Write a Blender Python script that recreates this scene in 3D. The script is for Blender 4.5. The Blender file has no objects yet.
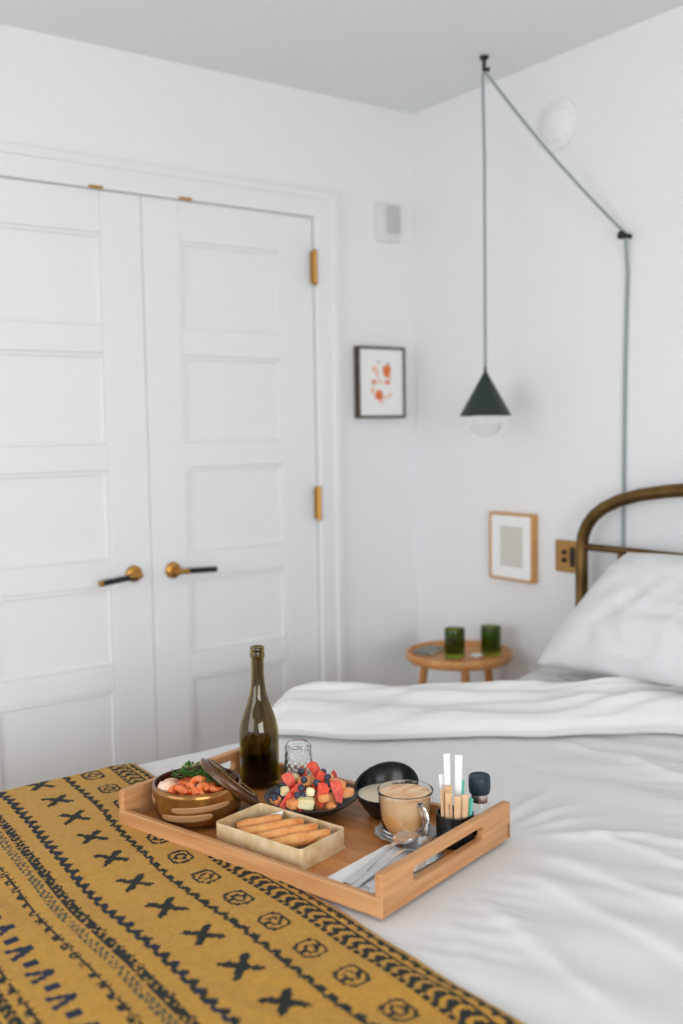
import bpy, bmesh, math, random
import numpy as np
from mathutils import Vector, Matrix

random.seed(7)
rng = np.random.default_rng(7)
SC = bpy.context.scene
COL = SC.collection
PI = math.pi

# ------------------------------------------------------------------ camera
F_PX, YAW, PITCH, ROLL, ZC = 1020.0, math.radians(35.8), math.radians(4.63), math.radians(-0.9), 1.40
fw = Vector((math.sin(YAW) * math.cos(PITCH), math.cos(YAW) * math.cos(PITCH), -math.sin(PITCH)))
rt0 = Vector((math.cos(YAW), -math.sin(YAW), 0))
up0 = rt0.cross(fw)
RT = rt0 * math.cos(ROLL) + up0 * math.sin(ROLL)
UP = -rt0 * math.sin(ROLL) + up0 * math.cos(ROLL)
cam = bpy.data.cameras.new('camera')
cam.sensor_fit = 'VERTICAL'
cam.sensor_height = 36.0
cam.lens = F_PX * 36.0 / 1024.0
cam.clip_start = 0.02
cam.dof.use_dof = True
cam.dof.focus_distance = 1.93
cam.dof.aperture_fstop = 1.9
cam_o = bpy.data.objects.new('camera', cam)
COL.objects.link(cam_o)
M = Matrix((RT, UP, -fw)).transposed().to_4x4()
M.translation = (0, 0, ZC)
cam_o.matrix_world = M
SC.camera = cam_o

# ------------------------------------------------------------------ world, daylight, exposure
SC.view_settings.view_transform = 'Standard'
SC.view_settings.look = 'None'
SC.view_settings.gamma = 1.0
SC.view_settings.use_curve_mapping = False
SC.view_settings.exposure = -0.06
SC.cycles.max_bounces = 14
SC.cycles.diffuse_bounces = 6
SC.cycles.transmission_bounces = 12
SC.cycles.transparent_max_bounces = 12
SC.cycles.caustics_reflective = False
SC.cycles.sample_clamp_indirect = 6.0

w = bpy.data.worlds.new('sky')
SC.world = w
w.use_nodes = True
w.node_tree.nodes['Background'].inputs[0].default_value = (0.80, 0.90, 1.0, 1)
w.node_tree.nodes['Background'].inputs[1].default_value = 1.0

# room limits
XW, YW = 2.376, 2.828          # headboard wall, door wall
X0, Y0, ZCEIL = -2.3, -2.1, 2.5
# window openings: (along, z) on the foot wall (x = X0) and on the near wall (y = Y0)
WIN_FOOT = (-0.1, 2.4, 0.35, 2.05)
WIN_NEAR = (-1.7, 0.9, 0.35, 2.05)

def area(name, loc, rot, sx, sy, power, col):
    l = bpy.data.lights.new(name, 'AREA')
    l.shape = 'RECTANGLE'; l.size = sx; l.size_y = sy; l.energy = power; l.color = col
    o = bpy.data.objects.new(name, l); COL.objects.link(o)
    o.location = loc; o.rotation_euler = rot
    return o
area('window_daylight', (X0 - 0.42, (WIN_FOOT[0] + WIN_FOOT[1]) / 2, 1.40), (0, -PI / 2 + math.radians(34), 0), 1.6, 2.6, 56, (0.955, 0.982, 1.0))
area('window_daylight', ((WIN_NEAR[0] + WIN_NEAR[1]) / 2, Y0 - 0.42, 1.40), (PI / 2 - math.radians(34), 0, 0), 2.5, 1.6, 114, (0.965, 0.986, 1.0))

# ------------------------------------------------------------------ helpers: numbers
def lin(c):
    return tuple((v / 255 / 12.92) if v / 255 <= 0.04045 else ((v / 255 + 0.055) / 1.055) ** 2.4 for v in c)

_perm = rng.permutation(256)
_perm = np.concatenate([_perm, _perm, _perm])
_g = rng.normal(size=(256, 2)); _g /= np.linalg.norm(_g, axis=1)[:, None]
def pn(x, y):
    """gradient noise, about -0.7..0.7"""
    x = np.asarray(x, float); y = np.asarray(y, float)
    xi = np.floor(x).astype(int); yi = np.floor(y).astype(int)
    xf = x - xi; yf = y - yi
    xi &= 255; yi &= 255
    u = xf * xf * xf * (xf * (xf * 6 - 15) + 10); v = yf * yf * yf * (yf * (yf * 6 - 15) + 10)
    def gr(ix, iy, dx, dy):
        h = _perm[_perm[ix & 255] + (iy & 255)]
        return _g[h, 0] * dx + _g[h, 1] * dy
    a = gr(xi, yi, xf, yf); b = gr(xi + 1, yi, xf - 1, yf)
    c = gr(xi, yi + 1, xf, yf - 1); d = gr(xi + 1, yi + 1, xf - 1, yf - 1)
    return (a + u * (b - a)) * (1 - v) + (c + u * (d - c)) * v
def fbm(x, y, o=3):
    s = 0; a = 1
    for i in range(o):
        s = s + a * pn(x * 2 ** i + 17.3 * i, y * 2 ** i + 5.1 * i); a *= 0.5
    return s
def sstep(a, b, x):
    t = np.clip((np.asarray(x, float) - a) / (b - a), 0, 1)
    return t * t * (3 - 2 * t)

# ------------------------------------------------------------------ helpers: materials
def mat(name, col, rough=0.6, metal=0.0, noise=None, bump=None, trans=0.0, ior=1.45, sheen=0.0, coat=0.0, sss=0.0, spec=0.5):
    """noise = (scale, second colour, (sx,sy,sz)); bump = (scale, strength, distance)"""
    m = bpy.data.materials.new(name); m.use_nodes = True
    nt = m.node_tree; b = nt.nodes['Principled BSDF']
    b.inputs['Base Color'].default_value = (*lin(col), 1)
    b.inputs['Roughness'].default_value = rough
    b.inputs['Metallic'].default_value = metal
    b.inputs['IOR'].default_value = ior
    b.inputs['Transmission Weight'].default_value = trans
    b.inputs['Sheen Weight'].default_value = sheen
    b.inputs['Coat Weight'].default_value = coat
    b.inputs['Specular IOR Level'].default_value = spec
    if sss:
        b.inputs['Subsurface Weight'].default_value = sss
        b.inputs['Subsurface Scale'].default_value = 0.004
    tc = nt.nodes.new('ShaderNodeTexCoord')
    if noise:
        mp = nt.nodes.new('ShaderNodeMapping'); mp.inputs['Scale'].default_value = noise[2] if len(noise) > 2 else (1, 1, 1)
        n = nt.nodes.new('ShaderNodeTexNoise'); n.inputs['Scale'].default_value = noise[0]; n.inputs['Detail'].default_value = 4
        r = nt.nodes.new('ShaderNodeValToRGB')
        r.color_ramp.elements[0].position = 0.35; r.color_ramp.elements[1].position = 0.66
        r.color_ramp.elements[0].color = (*lin(col), 1); r.color_ramp.elements[1].color = (*lin(noise[1]), 1)
        nt.links.new(tc.outputs['Object'], mp.inputs[0]); nt.links.new(mp.outputs[0], n.inputs['Vector'])
        nt.links.new(n.outputs['Fac'], r.inputs[0]); nt.links.new(r.outputs[0], b.inputs['Base Color'])
    if bump:
        n2 = nt.nodes.new('ShaderNodeTexNoise'); n2.inputs['Scale'].default_value = bump[0]; n2.inputs['Detail'].default_value = 3
        bp = nt.nodes.new('ShaderNodeBump'); bp.inputs['Strength'].default_value = bump[1]; bp.inputs['Distance'].default_value = bump[2]
        nt.links.new(tc.outputs['Object'], n2.inputs['Vector'])
        nt.links.new(n2.outputs['Fac'], bp.inputs['Height']); nt.links.new(bp.outputs[0], b.inputs['Normal'])
    return m

def wood(name, c1, c2, scale=(3, 60, 60), rough=0.45, strips=0.0):
    """wood with grain along local x; strips > 0 adds laminated staves across y"""
    m = mat(name, c1, rough)
    nt = m.node_tree; b = nt.nodes['Principled BSDF']
    tc = nt.nodes.new('ShaderNodeTexCoord')
    mp = nt.nodes.new('ShaderNodeMapping'); mp.inputs['Scale'].default_value = scale
    n = nt.nodes.new('ShaderNodeTexNoise'); n.inputs['Scale'].default_value = 1; n.inputs['Detail'].default_value = 5
    r = nt.nodes.new('ShaderNodeValToRGB')
    r.color_ramp.elements[0].position = 0.3; r.color_ramp.elements[1].position = 0.7
    r.color_ramp.elements[0].color = (*lin(c1), 1); r.color_ramp.elements[1].color = (*lin(c2), 1)
    nt.links.new(tc.outputs['Object'], mp.inputs[0]); nt.links.new(mp.outputs[0], n.inputs['Vector'])
    nt.links.new(n.outputs['Fac'], r.inputs[0])
    out = r.outputs[0]
    if strips:
        mp2 = nt.nodes.new('ShaderNodeMapping'); mp2.inputs['Scale'].default_value = (0.6, strips, strips)
        v = nt.nodes.new('ShaderNodeTexVoronoi'); v.feature = 'F1'; v.inputs['Scale'].default_value = 1; v.inputs['Randomness'].default_value = 0.35
        hs = nt.nodes.new('ShaderNodeHueSaturation')
        ma = nt.nodes.new('ShaderNodeMapRange'); ma.inputs['To Min'].default_value = 0.84; ma.inputs['To Max'].default_value = 1.14
        nt.links.new(tc.outputs['Object'], mp2.inputs[0]); nt.links.new(mp2.outputs[0], v.inputs['Vector'])
        nt.links.new(v.outputs['Color'], ma.inputs['Value']); nt.links.new(ma.outputs[0], hs.inputs['Value'])
        nt.links.new(out, hs.inputs['Color']); out = hs.outputs[0]
    nt.links.new(out, b.inputs['Base Color'])
    return m

MT = {}
MT['wall'] = mat('wall_paint', (232, 233, 235), 0.85, bump=(180, 0.05, 0.002))
MT['ceiling'] = mat('ceiling_paint', (228, 233, 235), 0.9)
MT['trim'] = mat('white_satin_paint', (231, 232, 234), 0.45)
MT['floor'] = wood('floor_oak', (196, 172, 144), (212, 190, 164), (2, 25, 25), 0.4, 8)
MT['sheet'] = mat('white_cotton', (220, 220, 221), 0.92, bump=(900, 0.10, 0.0006), sheen=0.15)
MT['pillowcase'] = mat('white_pillowcase', (218, 218, 220), 0.9, bump=(700, 0.10, 0.0006), sheen=0.15)
MT['linen'] = mat('soft_white_linen', (225, 225, 224), 0.95, bump=(500, 0.18, 0.0008), sheen=0.2)
MT['brass_old'] = mat('aged_brass', (128, 100, 62), 0.36, 1.0, noise=(14, (104, 80, 48)))
MT['brass'] = mat('satin_brass', (190, 142, 72), 0.34, 1.0)
MT['plate_brass'] = mat('brushed_brass_plate', (186, 142, 86), 0.42, 0.85)
MT['black'] = mat('matt_black', (22, 24, 24), 0.5)
MT['shade'] = mat('dark_green_black_enamel', (34, 46, 46), 0.42)
MT['cord'] = mat('grey_green_fabric_cord', (146, 157, 158), 0.85)
MT['bulb'] = mat('clear_bulb_glass', (250, 250, 250), 0.03, trans=1.0, ior=1.25)
MT['bamboo'] = wood('bamboo', (186, 128, 80), (208, 156, 108), (5, 70, 70), 0.42, 55)
MT['bamboo_floor'] = wood('bamboo_board', (176, 108, 56), (204, 138, 80), (5, 60, 60), 0.4, 38)
MT['oak'] = wood('honey_oak', (190, 128, 72), (214, 156, 98), (8, 60, 60), 0.45)
MT['oakframe'] = wood('oak_frame', (186, 132, 74), (206, 154, 92), (20, 90, 90), 0.5)
MT['darkframe'] = wood('dark_walnut_frame', (58, 48, 38), (78, 66, 52), (20, 90, 90), 0.45)
MT['paper'] = mat('white_paper', (236, 236, 236), 0.85)
MT['bottle'] = mat('olive_bottle_glass', (150, 128, 22), 0.02, trans=1.0, ior=1.5)
MT['wine'] = mat('dark_wine', (26, 20, 6), 0.05, spec=0.5)
MT['glass'] = mat('clear_glass', (252, 253, 253), 0.01, trans=1.0, ior=1.46)
MT['pressed'] = mat('pressed_glass', (244, 246, 246), 0.08, trans=0.55, ior=1.4)
MT['greenglass'] = mat('green_tumbler_glass', (128, 158, 52), 0.06, trans=1.0, ior=1.45)
MT['charcoal'] = mat('charcoal_ceramic', (44, 42, 40), 0.45, noise=(60, (66, 60, 54)))
MT['blackgloss'] = mat('black_ceramic', (17, 20, 22), 0.22)
MT['cream'] = mat('cream_sauce', (226, 212, 188), 0.35, sss=0.2)
MT['steel'] = mat('polished_steel', (222, 223, 225), 0.26, 1.0)
MT['napkin'] = mat('white_napkin_cloth', (238, 238, 239), 0.95, bump=(700, 0.15, 0.0006))
MT['navycap'] = mat('navy_plastic', (26, 42, 54), 0.4)
MT['kraft'] = mat('kraft_paper', (206, 164, 122), 0.85, noise=(40, (222, 186, 148)))
MT['teal'] = mat('teal_paper', (98, 190, 170), 0.8)
MT['whitestick'] = mat('white_sachet_paper', (240, 240, 240), 0.7)
MT['inkbrown'] = mat('brown_ink', (70, 44, 28), 0.8)
MT['tin'] = mat('pale_brushed_tin', (212, 182, 132), 0.42, 0.3, noise=(34, (232, 214, 180)))
MT['roll'] = mat('fried_pastry', (206, 118, 52), 0.45, noise=(38, (236, 170, 104)), bump=(160, 0.4, 0.002))
MT['bronze'] = mat('bronze_glaze', (124, 82, 36), 0.26, 0.75, noise=(18, (166, 118, 58)), coat=0.3)
MT['bronze_in'] = mat('brown_inner_glaze', (76, 40, 28), 0.3, 0.2)
MT['stroke'] = mat('matt_tan_brush_stroke', (166, 124, 84), 0.55, 0.2)
MT['lidwood'] = mat('bronze_lid_glaze', (78, 48, 28), 0.34, 0.25, noise=(22, (104, 68, 38)), coat=0.15)
MT['curry'] = mat('orange_sauce', (204, 74, 18), 0.3, noise=(70, (228, 130, 60)), sss=0.1)
MT['shrimp'] = mat('cooked_shrimp', (232, 98, 36), 0.32, noise=(60, (242, 152, 92)), sss=0.15)
MT['whitefish'] = mat('white_morsel', (236, 208, 186), 0.4, noise=(50, (240, 170, 130)))
MT['herb'] = mat('green_herb', (44, 84, 26), 0.55, noise=(90, (82, 122, 40)))
MT['strawberry'] = mat('strawberry_skin', (190, 26, 18), 0.3, noise=(40, (214, 54, 30)), coat=0.2)
MT['strawflesh'] = mat('strawberry_cut_flesh', (226, 84, 46), 0.4, noise=(110, (200, 34, 18)))
MT['melon'] = mat('orange_melon', (240, 150, 86), 0.35, noise=(30, (246, 176, 116)), sss=0.15)
MT['melonpale'] = mat('pale_honeydew', (226, 212, 158), 0.35, noise=(30, (236, 224, 180)), sss=0.15)
MT['blueberry'] = mat('blueberry_skin', (34, 40, 58), 0.5, noise=(120, (64, 72, 92)))
MT['grey_book'] = mat('grey_book_cover', (124, 128, 124), 0.6)
MT['pages'] = mat('book_pages', (222, 216, 204), 0.9)
MT['mustard'] = mat('mustard_wool', (190, 142, 46), 0.95, noise=(130, (176, 128, 42)), bump=(600, 0.35, 0.0015), sheen=0.1)
MT['knit_dark'] = mat('charcoal_wool', (34, 38, 36), 0.95, bump=(600, 0.35, 0.0015))
MT['knit_navy'] = mat('navy_wool', (30, 40, 62), 0.95, bump=(600, 0.35, 0.0015))
MT['knit_grey'] = mat('grey_green_wool', (74, 78, 64), 0.95, bump=(600, 0.35, 0.0015))
MT['offwhite'] = mat('offwhite_plastic', (219, 221, 223), 0.6)
MT['greyplastic'] = mat('light_grey_plastic', (190, 192, 194), 0.5)
MT['orangeink'] = mat('orange_print_ink', (222, 120, 62), 0.8)
MT['pinkink'] = mat('pale_pink_print_ink', (236, 190, 172), 0.8)
MT['greyink'] = mat('grey_print_ink', (190, 196, 192), 0.8)
MT['mattress'] = mat('white_fitted_sheet', (208, 207, 204), 0.92, bump=(900, 0.1, 0.0006))

# latte: foam surface on top of a milky coffee
def latte_mat():
    m = mat('latte', (214, 156, 100), 0.35)
    nt = m.node_tree; b = nt.nodes['Principled BSDF']
    tc = nt.nodes.new('ShaderNodeTexCoord'); sep = nt.nodes.new('ShaderNodeSeparateXYZ')
    r = nt.nodes.new('ShaderNodeValToRGB')
    r.color_ramp.elements[0].position = 0.50; r.color_ramp.elements[0].color = (*lin((240, 172, 102)), 1)
    r.color_ramp.elements[1].position = 0.78; r.color_ramp.elements[1].color = (*lin((248, 204, 152)), 1)
    mr = nt.nodes.new('ShaderNodeMapRange'); mr.inputs['From Min'].default_value = 0.0; mr.inputs['From Max'].default_value = 0.07
    nt.links.new(tc.outputs['Object'], sep.inputs[0]); nt.links.new(sep.outputs['Z'], mr.inputs['Value'])
    nt.links.new(mr.outputs[0], r.inputs[0]); nt.links.new(r.outputs[0], b.inputs['Base Color'])
    return m
MT['latte'] = latte_mat()
MT['foam'] = mat('latte_foam', (228, 172, 118), 0.5, noise=(34, (250, 222, 188), (1, 2.6, 1)))

# printed sheet with faint text lines
def lines_mat():
    m = mat('cream_text_sheet', (212, 210, 202), 0.85)
    nt = m.node_tree; b = nt.nodes['Principled BSDF']
    tc = nt.nodes.new('ShaderNodeTexCoord')
    wv = nt.nodes.new('ShaderNodeTexWave'); wv.bands_direction = 'Z'; wv.inputs['Scale'].default_value = 26; wv.inputs['Distortion'].default_value = 0.3
    r = nt.nodes.new('ShaderNodeValToRGB')
    r.color_ramp.elements[0].color = (*lin((192, 190, 182)), 1); r.color_ramp.elements[1].color = (*lin((214, 212, 205)), 1)
    nt.links.new(tc.outputs['Object'], wv.inputs['Vector']); nt.links.new(wv.outputs['Fac'], r.inputs[0]); nt.links.new(r.outputs[0], b.inputs['Base Color'])
    return m
MT['textsheet'] = lines_mat()

# ------------------------------------------------------------------ helpers: objects
def link(name, me, m=None, parent=None, loc=None, rot=None):
    o = bpy.data.objects.new(name, me); COL.objects.link(o)
    if m is not None:
        ms = m if isinstance(m, (list, tuple)) else [m]
        if len(me.materials) == 0:
            for k in ms: me.materials.append(MT[k])
    if parent is not None: o.parent = parent
    if loc is not None: o.location = loc
    if rot is not None: o.rotation_euler = rot
    return o
def tag(o, label=None, cat=None, group=None, kind=None):
    if label: o['label'] = label
    if cat: o['category'] = cat
    if group: o['group'] = group
    if kind: o['kind'] = kind
    return o
def thing(name, label, cat, loc=(0, 0, 0), rot=(0, 0, 0), group=None, kind=None):
    o = bpy.data.objects.new(name, None); COL.objects.link(o)
    o.empty_display_size = 0.05
    o.location = loc; o.rotation_euler = rot
    return tag(o, label, cat, group, kind)
def struct(name, rot=None, loc=None):
    o = bpy.data.objects.new(name, None); COL.objects.link(o); o['kind'] = 'structure'
    return o
def me_from(name, vs, fs, smooth=True):
    me = bpy.data.meshes.new(name); me.from_pydata([tuple(v) for v in vs], [], fs); me.update()
    if smooth: me.polygons.foreach_set('use_smooth', [True] * len(me.polygons))
    return me
def fin(bm, name, smooth=False, angle=None):
    bmesh.ops.recalc_face_normals(bm, faces=bm.faces[:])
    me = bpy.data.meshes.new(name); bm.to_mesh(me); bm.free()
    if smooth:
        me.polygons.foreach_set('use_smooth', [True] * len(me.polygons))
        if angle: me.set_sharp_from_angle(angle=math.radians(angle))
    return me
def box_me(name, a, b, bev=0.0, seg=2):
    """axis-aligned block from corner a to corner b with rounded edges"""
    bm = bmesh.new(); bmesh.ops.create_cube(bm, size=1)
    a = Vector(a); b = Vector(b); c = (a + b) / 2; s = b - a
    for v in bm.verts: v.co = Vector((v.co.x * s.x, v.co.y * s.y, v.co.z * s.z)) + c
    if bev > 0: bmesh.ops.bevel(bm, geom=bm.edges[:], offset=bev, segments=seg, affect='EDGES', profile=0.5)
    return fin(bm, name, seg >= 4, 60)
def block(name, a, b, m, parent=None, bev=0.0, seg=2):
    return link(name, box_me(name, a, b, bev, seg), m, parent)
def lathe_me(name, prof, n=40, closed=False, rf=None):
    """prof: list of (r, z); points with r = 0 become poles. rf(angle, i) scales the radius"""
    vs, fs, rings = [], [], []
    for i, (r, z) in enumerate(prof):
        if r <= 1e-7:
            rings.append([len(vs)]); vs.append((0, 0, z))
        else:
            s = len(vs); rings.append(list(range(s, s + n)))
            for k in range(n):
                a = 2 * PI * k / n; q = r * (rf(a, i) if rf else 1)
                vs.append((q * math.cos(a), q * math.sin(a), z))
    pairs = list(zip(rings[:-1], rings[1:]))
    if closed: pairs.append((rings[-1], rings[0]))
    for A, B in pairs:
        if len(A) == 1 and len(B) == 1: continue
        for k in range(n):
            k2 = (k + 1) % n
            if len(A) == 1: fs.append((A[0], B[k2], B[k]))
            elif len(B) == 1: fs.append((A[k], A[k2], B[0]))
            else: fs.append((A[k], A[k2], B[k2], B[k]))
    bm = bmesh.new(); me = me_from(name, vs, fs); bm.from_mesh(me); bpy.data.meshes.remove(me)
    return fin(bm, name, True, 50)
def tube_me(name, pts, rad, n=12, cap=True, flat=1.0, upv=None):
    """tube through points; rad is a number or one per point; flat squashes it"""
    pts = [Vector(p) for p in pts]; N = len(pts)
    rs = [rad] * N if isinstance(rad, (int, float)) else list(rad)
    vs, fs = [], []
    t0 = (pts[1] - pts[0]).normalized()
    ref = Vector(upv) if upv else (Vector((0, 0, 1)) if abs(t0.z) < 0.9 else Vector((1, 0, 0)))
    side = t0.cross(ref).normalized()
    for i, p in enumerate(pts):
        t = (pts[min(i + 1, N - 1)] - pts[max(i - 1, 0)]).normalized()
        side = (side - t * side.dot(t)).normalized(); nn = side.cross(t)
        for k in range(n):
            a = 2 * PI * k / n
            vs.append(p + side * math.cos(a) * rs[i] + nn * math.sin(a) * rs[i] * flat)
    for i in range(N - 1):
        for k in range(n):
            k2 = (k + 1) % n
            fs.append((i * n + k, i * n + k2, (i + 1) * n + k2, (i + 1) * n + k))
    if cap:
        fs.append(tuple(reversed(range(n)))); fs.append(tuple(range((N - 1) * n, N * n)))
    bm = bmesh.new(); me = me_from(name, vs, fs); bm.from_mesh(me); bpy.data.meshes.remove(me)
    return fin(bm, name, True, 50)
def plate_me(name, outer, holes=(), depth=0.01, bev=0.0):
    """flat plate in local xy with holes, thickness along z (0..depth)"""
    cu = bpy.data.curves.new(name, 'CURVE'); cu.dimensions = '2D'; cu.fill_mode = 'BOTH'
    cu.extrude = max(depth / 2 - bev, 1e-5); cu.bevel_depth = bev; cu.bevel_resolution = 2; cu.offset = -bev
    for lp in [outer, *holes]:
        sp = cu.splines.new('POLY'); sp.points.add(len(lp) - 1); sp.use_cyclic_u = True
        for q, p in zip(sp.points, lp): q.co = (p[0], p[1], 0, 1)
    o = bpy.data.objects.new('tmp', cu); COL.objects.link(o)
    dg = bpy.context.evaluated_depsgraph_get(); dg.update()
    me = bpy.data.meshes.new_from_object(o.evaluated_get(dg)); me.name = name
    bpy.data.objects.remove(o); bpy.data.curves.remove(cu)
    me.transform(Matrix.Translation((0, 0, depth / 2)))
    me.materials.clear()
    bm = bmesh.new(); bm.from_mesh(me); bmesh.ops.remove_doubles(bm, verts=bm.verts[:], dist=1e-6); bpy.data.meshes.remove(me)
    return fin(bm, name, True, 17)
def rrect(x0, x1, y0, y1, r, n=6):
    out = []
    for cx, cy, a0 in ((x1 - r, y1 - r, 0), (x0 + r, y1 - r, PI / 2), (x0 + r, y0 + r, PI), (x1 - r, y0 + r, 1.5 * PI)):
        for k in range(n + 1):
            a = a0 + PI / 2 * k / n; out.append((cx + r * math.cos(a), cy + r * math.sin(a)))
    return out
def rect(x0, x1, y0, y1): return [(x0, y0), (x1, y0), (x1, y1), (x0, y1)]
def blob_me(name, r, sx=1, sy=1, sz=1, amp=0.1, seed=0, sub=2):
    bm = bmesh.new(); bmesh.ops.create_icosphere(bm, subdivisions=sub, radius=r)
    q = random.Random(seed); ox = q.uniform(0, 99); oy = q.uniform(0, 99)
    for v in bm.verts:
        d = v.co.normalized(); f = 1 + amp * float(fbm(d.x * 1.7 + ox + d.z, d.y * 1.7 + oy - d.z * .6, 2))
        v.co = Vector((d.x * sx, d.y * sy, d.z * sz)) * r * f
    return fin(bm, name, True)
# wall frames: meshes are made lying in xy and then stood up
R_DOORWALL = Matrix.Rotation(PI / 2, 4, 'X')                     # local x -> +X, y -> +Z, depth -> -Y
R_HEADWALL = Matrix.Rotation(-PI / 2, 4, 'Z') @ Matrix.Rotation(PI / 2, 4, 'X')   # local x -> -Y, y -> +Z, depth -> -X

# ------------------------------------------------------------------ setting
fl = tag(block('floor', (X0 - .12, Y0 - .12, -.05), (XW + .12, YW + .12, 0), 'floor'), kind='structure')
ce = tag(block('ceiling', (X0 - .12, Y0 - .12, ZCEIL), (XW + .12, YW + .12, ZCEIL + .05), 'ceiling'), kind='structure')
DX0, DX1, DZ = 0.722, 1.942, 2.098     # door opening
wl = plate_me('wall_left', rect(X0 - .12, XW + .12, 0, ZCEIL), [rect(DX0, DX1, 0.002, DZ)], 0.12)
wl.transform(Matrix.Translation((0, YW + .12, 0)) @ R_DOORWALL)
tag(link('wall_left', wl, 'wall'), kind='structure')
tag(block('wall_right', (XW, Y0 - .12, 0), (XW + .12, YW, ZCEIL), 'wall'), kind='structure')
wf = plate_me('wall_back', rect(Y0 - .12, YW, 0, ZCEIL), [rect(*WIN_FOOT)], 0.12)
wf.transform(Matrix.Translation((X0 - .12, 0, 0)) @ Matrix.Rotation(PI / 2, 4, 'Z') @ Matrix.Rotation(PI / 2, 4, 'X'))
tag(link('wall_back', wf, 'wall'), kind='structure')
wn = plate_me('wall_front', rect(X0, XW, 0, ZCEIL), [rect(*WIN_NEAR)], 0.12)
wn.transform(Matrix.Translation((0, Y0, 0)) @ R_DOORWALL)
tag(link('wall_front', wn, 'wall'), kind='structure')
def window(name, W, along_y):
    e = struct(name)
    a0, a1, z0, z1 = W
    def put(nm, me):
        if along_y: me.transform(Matrix.Translation((X0 - .09, 0, 0)) @ Matrix.Rotation(PI / 2, 4, 'Z') @ Matrix.Rotation(PI / 2, 4, 'X'))
        else: me.transform(Matrix.Translation((0, Y0 - .03, 0)) @ R_DOORWALL)
        link(nm, me, 'trim', e)
    put('window_frame', plate_me('window_frame', rect(a0, a1, z0, z1), [rect(a0 + .05, a1 - .05, z0 + .05, z1 - .05)], .05))
    for k in (1, 2):
        x = a0 + (a1 - a0) * k / 3
        put('mullion', plate_me('mullion', rect(x - .025, x + .025, z0 + .05, z1 - .05), [], .045))
window('window_1', WIN_FOOT, True)
window('window_2', WIN_NEAR, False)
# baseboards and door casing
tag(block('baseboard_left', (1.942 + .075, YW - .014, 0), (XW, YW, .12), 'trim', bev=.003), kind='structure')
tag(block('baseboard_left', (X0, YW - .014, 0), (DX0 - .075, YW, .12), 'trim', bev=.003), kind='structure')
tag(block('baseboard_right', (XW - .014, Y0, 0), (XW, YW - .014, .12), 'trim', bev=.003), kind='structure')
tr = struct('trim_1')
co = [(DX0 - .075, 0.001), (DX0 - .075, DZ + .075), (DX1 + .075, DZ + .075), (DX1 + .075, 0.001), (DX1, 0.001), (DX1, DZ), (DX0, DZ), (DX0, 0.001)]
me = plate_me('casing', co, [], .018, .003); me.transform(Matrix.Translation((0, YW, 0)) @ R_DOORWALL); link('casing', me, 'trim', tr)
co2 = [(DX0 - .085, 0.001), (DX0 - .085, DZ + .085), (DX1 + .085, DZ + .085), (DX1 + .085, 0.001), (DX1 + .060, 0.001), (DX1 + .060, DZ + .060), (DX0 - .060, DZ + .060), (DX0 - .060, 0.001)]
me = plate_me('back_band', co2, [], .026, .003); me.transform(Matrix.Translation((0, YW, 0)) @ R_DOORWALL); link('back_band', me, 'trim', tr)
# jamb and stop inside the opening
tag(block('trim_2', (DX0 + .001, YW + .043, 0.001), (DX1 - .001, YW + .119, DZ - .001), 'trim'), kind='structure')

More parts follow.
